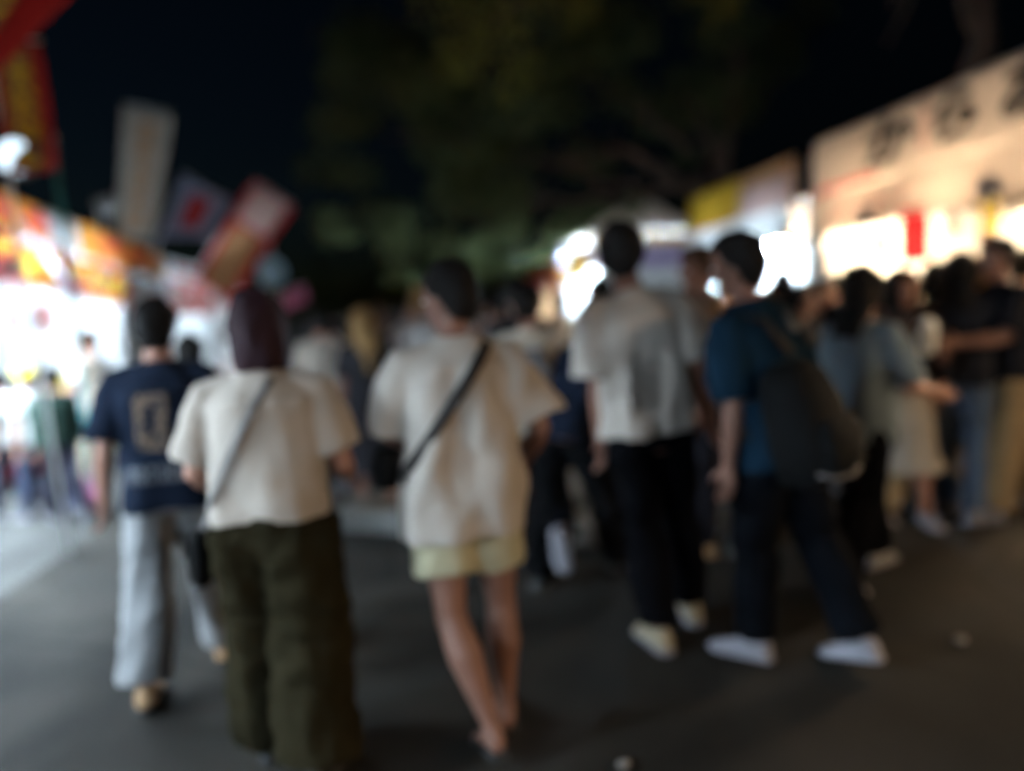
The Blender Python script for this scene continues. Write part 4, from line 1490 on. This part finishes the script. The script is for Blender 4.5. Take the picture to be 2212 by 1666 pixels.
# tall man in the grey and tan shirt
i = person('tall man in a loose greyish tan shirt and black trousers with cream sneakers', gp(1425, 1372), 1.86, R(-2), group=None, side=-6, legs=((-6, 5, -4, 8), (12, 9, 7, 0)), arms=((2, 4, 14, 0), (-3, 12, 14, 0)), lean=1, head=(R(-10), R(2)), skin=1, hair=('short', 'black'), build=.93,
           shirt=dict(col=(.37, .32, .28), box=.188, ease=.030, hem=-.035, slv=.86, slr=.104, amp=.018, flare=.010), bottom=dict(col=BLACK, thigh=.104, knee=.088, cuff=.084, len=.97, amp=.006), shoes='shoe_cream', seed=23, voxel=.008)

# man in blue with the backpack
i = person('man in a blue T-shirt with a big black backpack and white shoes', gp(1690, 1425), 1.75, R(32), group=None, side=-6, legs=((8, 4, -2, 0), (-15, 7, 3, 16)), arms=((2, 6, 14, 0), (-4, 14, 34, 0)), lean=7, head=(R(25), R(4)), skin=1, hair=('short', 'black'),
           shirt=dict(col=(.0055, .016, .029), box=.20, ease=.03, hem=-.09, slv=.95, slr=.098, amp=.012), bottom=dict(col=(.003, .0035, .005), thigh=.105, knee=.092, cuff=.088, len=.97, amp=.007), shoes='shoe_white', seed=31, voxel=.008)
tp = i['tp']
A3 = np.stack([i['Rv'], i['Fv'], i['Uv']], 1)
b = MB()
bc = lambda x, y, o: tp(x, y, o)
ax = lambda v: A3 @ np.array(v, float)
b.loft([(bc(-0.100, -0.204, -0.145), ax((0.103, 0, 0)), ax((0, .075, 0))), (bc(-0.100, -0.208, -0.127), ax((0.142, 0, 0)), ax((0, .11, 0))), (bc(-0.100, -0.208, -0.001), ax((0.150, 0, 0)), ax((0, .125, 0))), (bc(-0.100, -0.199, 0.143), ax((0.144, 0, 0)), ax((0, .115, 0))),
        (bc(-0.100, -0.185, 0.251), ax((0.125, 0, 0)), ax((0, .095, 0))), (bc(-0.100, -0.175, 0.296), ax((0.086, 0, 0)), ax((0, .065, 0))), (bc(-0.100, -0.170, 0.310), ax((0.043, 0, 0)), ax((0, .03, 0)))], 28, power=3.2)
bp = i['part']('backpack', b, M['nylon'])
b = MB()
b.loft([(bc(-0.100, -0.303, -0.109), ax((0.086, 0, 0)), ax((0, .03, 0))), (bc(-0.100, -0.322, -0.091), ax((0.116, 0, 0)), ax((0, .04, 0))), (bc(-0.100, -0.327, 0.026), ax((0.116, 0, 0)), ax((0, .04, 0))), (bc(-0.100, -0.313, 0.089), ax((0.095, 0, 0)), ax((0, .03, 0)))], 22, power=3.5)
i['part']('front_pocket', b, M['nylon'], parent=bp)
b = MB()
b.tube([bc(-0.233, -0.289, -0.087), bc(-0.177, -0.332, -0.114), bc(-0.100, -0.346, -0.120), bc(-0.023, -0.332, -0.114), bc(0.033, -0.289, -0.087)], .008, 8)
i['part']('reflective_piping', b, M['strap_grey'], parent=bp)
for sg in (-1, 1):
    b = MB()
    pts = [bc(.03 + sg * .08, -.175, .33), bc(sg * .105, -.125, .47), bc(sg * .105, .0, .535), bc(sg * .12, .125, .44), bc(sg * .15, .150, .28), bc(sg * .20, .03, .08), bc(.03 + sg * .15, -.2, -.04)]
    nd = [-i['Fv'], -i['Fv'] * .6 + i['Uv'] * .6, i['Uv'], i['Fv'], i['Fv'], i['Rv'] * sg, i['Rv'] * sg]
    b.tube(pts, .030, 10, .22, nd)
    i['part']('backpack_strap', b, M['strap'], parent=bp)
back_patch(i, .02, .135, .40, .475, grey_print, 'back_print', nx=8, no=6, mask=lambda a, c: (a + c) % 5 != 0)

# dark walker bending behind the beige shorts
i = person('walker in dark navy top and black trousers leaning forward behind the beige shorts', gp(1240, 1255), 1.72, R(-42), group=None, legs=((-8, 5, 3, 14), (24, 12, 6, 0)), arms=((35, 8, 20, 0), (40, 8, 20, 0)), lean=40, head=(R(5), R(30)), hair=('short', 'black'),
           shirt=dict(col=(.008, .011, .02), ease=.03, box=.19, hem=-.16, slv=.95, slr=.09), bottom=dict(col=(.004, .004, .0045), thigh=.118, knee=.105, cuff=.095, amp=.010), shoes='shoe_black', seed=41)
# person with a lifted white shoe and grey patterned backpack
i = person('walker in a pale beige shirt with a grey patterned backpack and one white shoe lifted', gp(1176, 1222), 1.66, R(-8), group=None, legs=((12, 6, 2, 0), (-14, 52, 1, 76)), arms=((0, 10, 14, 0), (-6, 10, 12, 0)), lean=5, head=(R(-12), 0), hair=('short', 'black'),
           shirt=dict(col=(.50, .43, .35), box=.205, ease=.03, slv=.9, hem=-.08), bottom=dict(col=BLACK, thigh=.10, knee=.086, cuff=.080), seed=47)
tp = i['tp']
A3 = np.stack([i['Rv'], i['Fv'], i['Uv']], 1)
b = MB()
b.loft([(bc(-.02, -.19, .02), ax((.10, 0, 0)), ax((0, .05, 0))), (bc(-.02, -.20, .05), ax((.135, 0, 0)), ax((0, .075, 0))), (bc(-.02, -.20, .28), ax((.13, 0, 0)), ax((0, .075, 0))), (bc(-.02, -.18, .42), ax((.09, 0, 0)), ax((0, .05, 0)))], 22, power=3)
bp = i['part']('backpack', b, mat('grey_patterned_fabric', (.09, .085, .09), rough=.9, scale=45, col2=(.26, .25, .26)))
for sg in (-1, 1):
    b = MB()
    b.tube([bc(sg * .08, -.14, .42), bc(sg * .10, -.02, .535), bc(sg * .11, .11, .46), bc(sg * .15, .12, .28), bc(sg * .19, .0, .10), bc(sg * .12, -.17, .06)], .024, 8, .25, [i['Uv'], i['Uv'], i['Fv'], i['Fv'], i['Rv'] * sg, i['Rv'] * sg])
    i['part']('backpack_strap', b, M['strap'], parent=bp)
w = i['arm'][0]
b = MB()
for k in range(3):
    c = w['wri'] - w['d2'] * (.012 + .014 * k)
    u = np.cross(w['d2'], (0, 0, 1.)); u /= np.linalg.norm(u)
    q = np.cross(w['d2'], u)
    b.loft([(c - w['d2'] * .006, u * .034, q * .030), (c + w['d2'] * .006, u * .034, q * .030)], 14)
i['part']('bracelet', b, M['rubber'])
hb = np.array(i['root'].location) + np.array(Matrix.Rotation(R(-8), 3, 'Z') @ Vector(i['arm'][0]['hand'] * i['s']))
t = thing('paper_bag', 'small white paper bag held beside the black trouser leg behind the pale T-shirt', 'bag', (hb[0], hb[1], 0))
b = MB()
b.loft([((0, 0, hb[2] - .20), np.array([.045, 0, 0]), np.array([0, .03, 0])), ((0, 0, hb[2] - .19), np.array([.055, 0, 0]), np.array([0, .035, 0])), ((0, 0, hb[2] - .05), np.array([.055, 0, 0]), np.array([0, .03, 0])), ((0, 0, hb[2] + .0), np.array([.05, 0, 0]), np.array([0, .008, 0]))], 16, power=4)
b.build('bag_body', M['paper'], t, smooth=True)
b = MB()
b.tube([(-.03, 0, hb[2] - .02), (-.02, 0, hb[2] + .04), (.02, 0, hb[2] + .04), (.03, 0, hb[2] - .02)], .003, 6)
b.build('bag_handle', M['paper'], t)

# brown haired man between the tall man and the blue shirt
person('brown haired man in a brown shirt between the tall man and the blue T-shirt', deep(1528, 640, 4.3), 1.80, R(70), group=None, legs=((8, 5, 2, 0), (-8, 10, 2, 14)), arms=((0, 8, 20, 0), (0, 8, 20, 0)), head=(R(25), R(5)), skin=1, hair=('short', 'brown'),
       shirt=dict(col=(.16, .11, .08), box=.2, ease=.03), bottom=dict(col=(.012, .012, .016)), shoes='shoe_tan', seed=53, voxel=.011)
# woman with streaming black hair
i = person('woman with long black hair walking right in a grey blue T-shirt', gp(1860, 1255), 1.64, R(-72), group=None, legs=((22, 8, 2, 0), (-16, 14, 2, 26)), arms=((28, 10, 50, 5), (20, 10, 60, 5)), lean=4, head=(R(-6), R(4)), hair=('long', 'black', .44),
           shirt=dict(col=(.13, .165, .19), box=.205, ease=.035, hem=-.10, slv=.95, slr=.10, amp=.012), bottom=dict(col=BLACK, thigh=.115, knee=.115, cuff=.115, len=.97, amp=.010), shoes='shoe_grey', seed=61)
t = i
# head between blue shirt and long hair
person('dark haired person half hidden between the blue T-shirt and the black haired woman', hp(1722, 606, 1.60) if False else deep(1722, 642, 5.4), 1.58, R(-100), group=None, arms=((10, 8, 40, 0), (10, 8, 30, 0)), head=(R(-15), 0), hair=('short', 'black'), shirt=dict(col=(.05, .055, .07), box=.2), bottom=dict(col=BLACK), seed=67, voxel=.012)
# people at the right stall
i = person('woman facing the camera in a black cardigan and long cream skirt', gp(1952, 1130), 1.60, R(165), group=None, legs=((6, 3, 2, 0), (-6, 6, 2, 8)), arms=((18, 8, 85, 20), (18, 8, 85, 20)), head=(R(10), R(6)), hair=('bob', 'black'),
           shirt=dict(col=(.035, .028, .03), ease=.03, slv=1.5, slr=.08, hem=.02), bottom=dict(kind='skirt', col=(.27, .235, .195), len=.25, cuff=.06, waist=.15), shoes='shoe_white', seed=71, voxel=.010)
hw = np.array(i['root'].location) + np.array(Matrix.Rotation(R(165), 3, 'Z') @ Vector((i['arm'][0]['hand'] + i['arm'][1]['hand']) / 2 * i['s']))
t = thing('paper_cup', 'big white paper cup held by the woman in the cream skirt', 'cup', (hw[0], hw[1], hw[2] + .02))
b = MB()
b.loft([((0, 0, 0), np.array([.045, 0, 0]), np.array([0, .045, 0])), ((0, 0, .14), np.array([.062, 0, 0]), np.array([0, .062, 0]))], 16)
b.build('cup_body', M['card_white'], t, smooth=False)
b = MB()
b.ell((0, 0, .15), (.058, .058, .055), 12, 8)
b.build('shaved_ice', M['white_paint'], t, smooth=True)
person('person in tan trousers and a white shirt beside the cream skirt', gp(1925, 1142) * np.array([1.05, 1.05, 1]), 1.58, R(-60), group=None, head=(R(20), 0), hair=('short', 'brown'), shirt=dict(col=(.45, .40, .36), box=.2), bottom=dict(col=(.20, .145, .08), thigh=.11, knee=.105, cuff=.10), shoes='shoe_white', seed=73, voxel=.012)
i = person('long black haired woman in a dark top and blue jeans queuing at the cream stall', gp(2078, 1118), 1.68, R(-55), group=None, legs=((4, 4, 2, 0), (-5, 8, 2, 10)), arms=((20, 12, 70, 8), (16, 14, 60, 8)), hair=('long', 'black', .36),
           shirt=dict(col=(.018, .018, .022), box=.2, ease=.03, slv=.7), bottom=dict(col=(.06, .085, .13)), seed=79, voxel=.010)
person('person in a beige jacket standing behind the queue at the cream stall', gp(2128, 1082), 1.66, R(-75), group=None, arms=((20, 10, 60, 0), (20, 10, 60, 0)), hair=('bob', 'light'), shirt=dict(col=(.42, .35, .27), box=.21, ease=.035, slv=1.6, slr=.085), bottom=dict(col=(.10, .08, .06)), seed=83, voxel=.012)
person('person in a black T-shirt and loose tan trousers at the right edge of the picture', gp(2172, 1112), 1.78, R(80), group=None, legs=((14, 5, 4, 0), (-14, 12, 4, 20)), arms=((30, 12, 60, 0), (34, 16, 44, 0)), head=(R(14), R(4)), skin=1, hair=('short', 'black'),
       shirt=dict(col=(.012, .012, .015), box=.21, ease=.035, slv=.9), bottom=dict(col=(.21, .145, .075), thigh=.12, knee=.115, cuff=.11, amp=.012), seed=89, voxel=.009)

# children and shoppers at the left stalls
KG = None
person('child with a navy cap of hair in a white T-shirt at the left counter', gp(40, 1118), 1.30, R(70), group=KG, hair=('short', 'black'), shirt=dict(col=(.62, .60, .58), box=.20), bottom=dict(col=(.05, .05, .07)), seed=91, voxel=.011)
i = person('child in a bright yellow hat and white shirt at the left counter', gp(100, 1122), 1.32, R(60), group=KG, hair=('short', 'black'), shirt=dict(col=(.66, .66, .64), box=.20), bottom=dict(col=(.05, .06, .10)), seed=93, voxel=.011)
b = MB()
H3, HA = i['H3'], i['HA']
X_, Y_ = np.eye(3)[0], np.eye(3)[1]
b.loft([(H3(0, -.01, .155), HA @ (X_ * .15), HA @ (Y_ * .16)), (H3(0, -.01, .162), HA @ (X_ * .15), HA @ (Y_ * .16)), (H3(0, -.01, .17), HA @ (X_ * .107), HA @ (Y_ * .127)), (H3(0, -.01, .225), HA @ (X_ * .10), HA @ (Y_ * .12)), (H3(0, -.01, .255), HA @ (X_ * .06), HA @ (Y_ * .07))], 24)
i['part']('hat', b, cloth((.72, .55, .03)))
person('child in a dark green jacket beside the yellow hat', gp(148, 1126), 1.31, R(35), group=KG, hair=('short', 'black'), shirt=dict(col=(.03, .055, .045), box=.20, slv=1.6, slr=.08), bottom=dict(col=(.03, .03, .045)), seed=95, voxel=.011)
p = gp(196, 1100)
t = thing('shopping_bag', 'pink shopping bag standing on the ground beside the child in the green jacket', 'bag', (p[0], p[1], 0))
b = MB()
b.loft([((0, 0, .003), np.array([.12, 0, 0]), np.array([0, .07, 0])), ((0, 0, .02), np.array([.14, 0, 0]), np.array([0, .08, 0])), ((0, 0, .24), np.array([.15, 0, 0]), np.array([0, .06, 0])), ((0, 0, .29), np.array([.15, 0, 0]), np.array([0, .03, 0]))], 20, power=3.5)
b.build('bag_body', mat('pink_plastic', (.62, .22, .40), rough=.5), t, smooth=True)
for sg in (-1, 1):
    b = MB()
    b.tube([(-.06, sg * .028, .28), (-.05, sg * .02, .38), (.05, sg * .02, .38), (.06, sg * .028, .28)], .006, 6)
    b.build('bag_handle', mat('pink_plastic_handle', (.62, .22, .40), rough=.5), t)
person('shopper in a cream top in front of the left stall beyond the children', gp(232, 1058), 1.62, R(75), group=None, arms=((20, 8, 60, 0), (20, 8, 60, 0)), hair=('short', 'brown'), shirt=dict(col=(.52, .44, .36), box=.2), bottom=dict(col=(.50, .44, .33)), shoes='shoe_tan', seed=97, voxel=.011)
person('woman in black whose dark hair shows between the navy T-shirt and the maroon bob', gp(455, 1215), 1.50, R(10), group=None, hair=('bob', 'black'), shirt=dict(col=(.015, .016, .022), box=.2), bottom=dict(kind='skirt', col=(.10, .09, .10), len=.5, cuff=.02), seed=99, voxel=.011)

# the crowd farther down the street
CR = 'crowd farther down the street'
crowd = [
    # px, crown py, H, depth-derived from H; label, yaw, hair, shirt colour, bottom
    (782, 672, 1.60, 5.9, 'woman with long light brown hair and a black dress past the maroon bob', 8, ('long', 'light', .46), (.018, .017, .02), ('skirt', (.018, .017, .02))),
    (850, 682, 1.66, 7.6, 'person in a white T-shirt left of the pale T-shirt wearer', -6, ('short', 'black'), (.50, .46, .43), ('t', (.05, .05, .06))),
    (706, 694, 1.60, 8.4, 'person in a pale blue shirt in the crowd behind the beige T-shirt', 5, ('short', 'black'), (.22, .26, .35), ('t', (.04, .04, .06))),
    (740, 690, 1.65, 9.6, 'person in a cream shirt in the crowd beside the pale blue shirt', 170, ('short', 'black'), (.50, .42, .31), ('t', (.09, .07, .05))),
    (655, 700, 1.58, 7.4, 'dark haired woman in a black top right behind the maroon bob', 0, ('bob', 'black'), (.02, .02, .025), ('t', (.02, .02, .03))),
    (815, 668, 1.72, 9.2, 'man in a pinkish shirt facing the camera in the crowd', 178, ('short', 'brown'), (.46, .32, .28), ('t', (.05, .05, .07))),
    (880, 668, 1.74, 9.8, 'man in a yellow shirt in the crowd beside the white T-shirt', 172, ('short', 'black'), (.48, .40, .18), ('t', (.04, .04, .05))),
    (905, 640, 1.76, 6.2, 'person in a grey white hooded top in front of the pale T-shirt wearer', -15, ('short', 'light'), (.30, .27, .26), ('t', (.05, .04, .05))),
    (1075, 660, 1.70, 7.0, 'person in a dusky pink shirt between the strap wearer and the grey backpack', 12, ('short', 'black'), (.40, .28, .26), ('t', (.04, .04, .05))),
    (1010, 668, 1.66, 9.0, 'person in brown in the crowd behind the strap wearer', 174, ('bob', 'brown'), (.24, .15, .10), ('t', (.04, .04, .05))),
    (1120, 652, 1.70, 11.0, 'person in white far down the street under the orange sign', -4, ('short', 'black'), (.55, .53, .52), ('t', (.06, .06, .07))),
    (1215, 640, 1.74, 9.5, 'person in a cream shirt in front of the far right stalls', 15, ('short', 'black'), (.55, .48, .38), ('t', (.04, .04, .05))),
    (1260, 642, 1.68, 12.0, 'person in a red top far down the right side', -60, ('bob', 'black'), (.45, .07, .07), ('t', (.04, .04, .05))),
    (1440, 630, 1.70, 9.0, 'person in a grey top in front of the peaked tent', -40, ('short', 'black'), (.30, .30, .31), ('t', (.04, .04, .05))),
    (1476, 640, 1.62, 7.4, 'woman in a yellow top in front of the peaked tent', -50, ('bob', 'brown'), (.55, .50, .22), ('t', (.10, .10, .14))),
    (690, 706, 1.56, 12.5, 'short person in dark clothes far down the left side', 10, ('bob', 'black'), (.03, .03, .04), ('t', (.03, .03, .04))),
    (765, 694, 1.68, 14.0, 'person in white among the farthest of the crowd on the left', 176, ('short', 'black'), (.58, .55, .50), ('t', (.05, .05, .06))),
    (835, 692, 1.64, 15.5, 'person in beige among the farthest of the crowd in the middle', 5, ('short', 'brown'), (.48, .40, .30), ('t', (.05, .05, .06))),
    (920, 688, 1.66, 16.5, 'person in red among the farthest of the crowd in the middle', 170, ('short', 'black'), (.40, .08, .07), ('t', (.05, .05, .06))),
    (975, 684, 1.68, 18.0, 'person in blue among the farthest of the crowd in the middle', 3, ('short', 'black'), (.12, .18, .34), ('t', (.05, .05, .06))),
    (1050, 676, 1.70, 20.0, 'person in pale grey among the farthest of the crowd on the right', 175, ('short', 'black'), (.45, .45, .46), ('t', (.05, .05, .06))),
    (560, 712, 1.64, 10.0, 'person in an orange top at the pink left stall', 60, ('short', 'black'), (.58, .22, .06), ('t', (.05, .05, .06))),
    (500, 716, 1.62, 11.5, 'person in a white top at the pink left stall', 80, ('bob', 'black'), (.60, .58, .56), ('t', (.06, .07, .10))),
    (1560, 640, 1.66, 8.2, 'person in a cream top queuing at the stall with the yellow sign', -80, ('short', 'black'), (.50, .45, .38), ('t', (.05, .05, .06))),
    (1655, 640, 1.60, 7.2, 'person in a navy top with a white print by the stall with the yellow sign', -70, ('short', 'black'), (.03, .045, .08), ('t', (.04, .04, .05))),
    (1790, 622, 1.66, 6.8, 'person in charcoal at the stall behind the black haired woman', -85, ('short', 'black'), (.06, .06, .07), ('t', (.05, .045, .04))),
    (1690, 640, 1.68, 5.6, 'man in a black T-shirt just right of the backpack wearer', -40, ('short', 'black'), (.012, .012, .015), ('t', (.006, .006, .008))),
    (1835, 610, 1.70, 5.9, 'man in a black shirt past the long streaming hair', -60, ('short', 'black'), (.014, .013, .015), ('t', (.01, .01, .012))),
    (2015, 585, 1.66, 5.5, 'woman in a dark brown top between the red card and the queue', -70, ('bob', 'black'), (.035, .022, .016), ('t', (.01, .01, .012))),
    (2205, 570, 1.72, 5.3, 'man in a dark navy shirt cut by the right edge behind the tan trousers', -75, ('short', 'black'), (.012, .015, .03), ('t', (.02, .02, .022))),
    (2050, 590, 1.74, 6.3, 'man in a cream T-shirt near the counter of the cream stall', -85, ('short', 'black'), (.42, .37, .31), ('t', (.02, .02, .024))),
    (1120, 655, 1.74, 5.2, 'man in a dark T-shirt left of the grey backpack', 4, ('short', 'black'), (.014, .014, .018), ('t', (.006, .006, .008))),
    (1300, 650, 1.70, 5.4, 'woman in black behind the tall man', -5, ('bob', 'black'), (.010, .010, .012), ('t', (.006, .006, .008))),
    (690, 690, 1.64, 6.6, 'man in a tan shirt beside the light brown haired woman', 12, ('short', 'black'), (.30, .25, .21), ('t', (.01, .01, .012))),
    (820, 690, 1.62, 6.8, 'woman in a dark brown top in the crowd right of the light brown hair', -5, ('bob', 'brown'), (.035, .022, .016), ('t', (.012, .012, .014))),
    (890, 684, 1.66, 7.2, 'man in a beige shirt in the crowd left of the hooded top', 176, ('short', 'black'), (.34, .29, .24), ('t', (.012, .012, .014))),
    (745, 694, 1.58, 7.8, 'woman in a dark red top in the middle of the crowd', 8, ('bob', 'black'), (.06, .014, .014), ('t', (.012, .012, .014))),
    (1960, 595, 1.58, 5.9, 'woman in a pale grey blouse squeezed between the red card and the queue', 170, ('bob', 'brown'), (.36, .34, .33), ('t', (.03, .03, .035))),
    (1770, 625, 1.62, 6.2, 'man in a washed brown shirt facing the camera by the long streaming hair', 165, ('short', 'black'), (.20, .14, .10), ('t', (.02, .02, .022))),
    (1905, 600, 1.60, 6.4, 'girl in a pink top behind the red card', -120, ('bob', 'brown'), (.50, .30, .28), ('t', (.06, .06, .08))),
]
for n, (px, py, H, dep, lb, yw, hr, sc, bt) in enumerate(crowd):
    p = EYE + ray(px, py) * dep
    g = np.random.default_rng(200 + n)
    ph = g.uniform(-1, 1)
    person(lb, p, H, R(yw + g.uniform(-8, 8)), CR, voxel=.012 if dep < 8 else .016, legs=((14 * ph, 6, 2, 0), (-13 * ph, 12, 2, 12 if ph > 0 else 0)), arms=((-8 * ph, 8, 16 + 30 * g.random(), 0), (9 * ph, 8, 16 + 40 * g.random(), 0)),
           head=(R(g.uniform(-25, 25)), R(g.uniform(-3, 10))), skin=int(g.integers(3)), hair=hr, shirt=dict(col=sc, box=.195, ease=.03, slv=g.uniform(.7, 1.0)),
           bottom=dict(kind='skirt', col=bt[1], len=.4, cuff=.02) if bt[0] == 'skirt' else dict(col=bt[1]), shoes=['shoe_white', 'shoe_black', 'shoe_grey'][int(g.integers(3))], seed=300 + n * 4)

# stallholders behind the counters
for x, y, lb, yw, sc in ((-LF - 1.15, 9.7, 'stallholder in a white apron top inside the left stall with the orange sign', -90, (.6, .6, .6)), (-LF - 1.2, 6.3, 'stallholder in a red top inside the nearest left stall', -90, (.5, .05, .05)),
                         (RF + 1.15, 6.9, 'stallholder in a black top inside the cream stall', 90, (.02, .02, .02)), (RF + 1.1, 10.9, 'stallholder in a white top inside the stall with the yellow sign', 90, (.58, .56, .54))):
    person(lb, (x, y, 0), 1.66, R(yw), 'stallholders behind their counters', voxel=.014, arms=((24, 10, 60, 5), (24, 10, 60, 5)), lean=8, head=(0, R(12)), hair=('short', 'black'), shirt=dict(col=sc, box=.2), bottom=dict(col=(.03, .03, .04)), seed=int(abs(x * 31 + y * 7)))
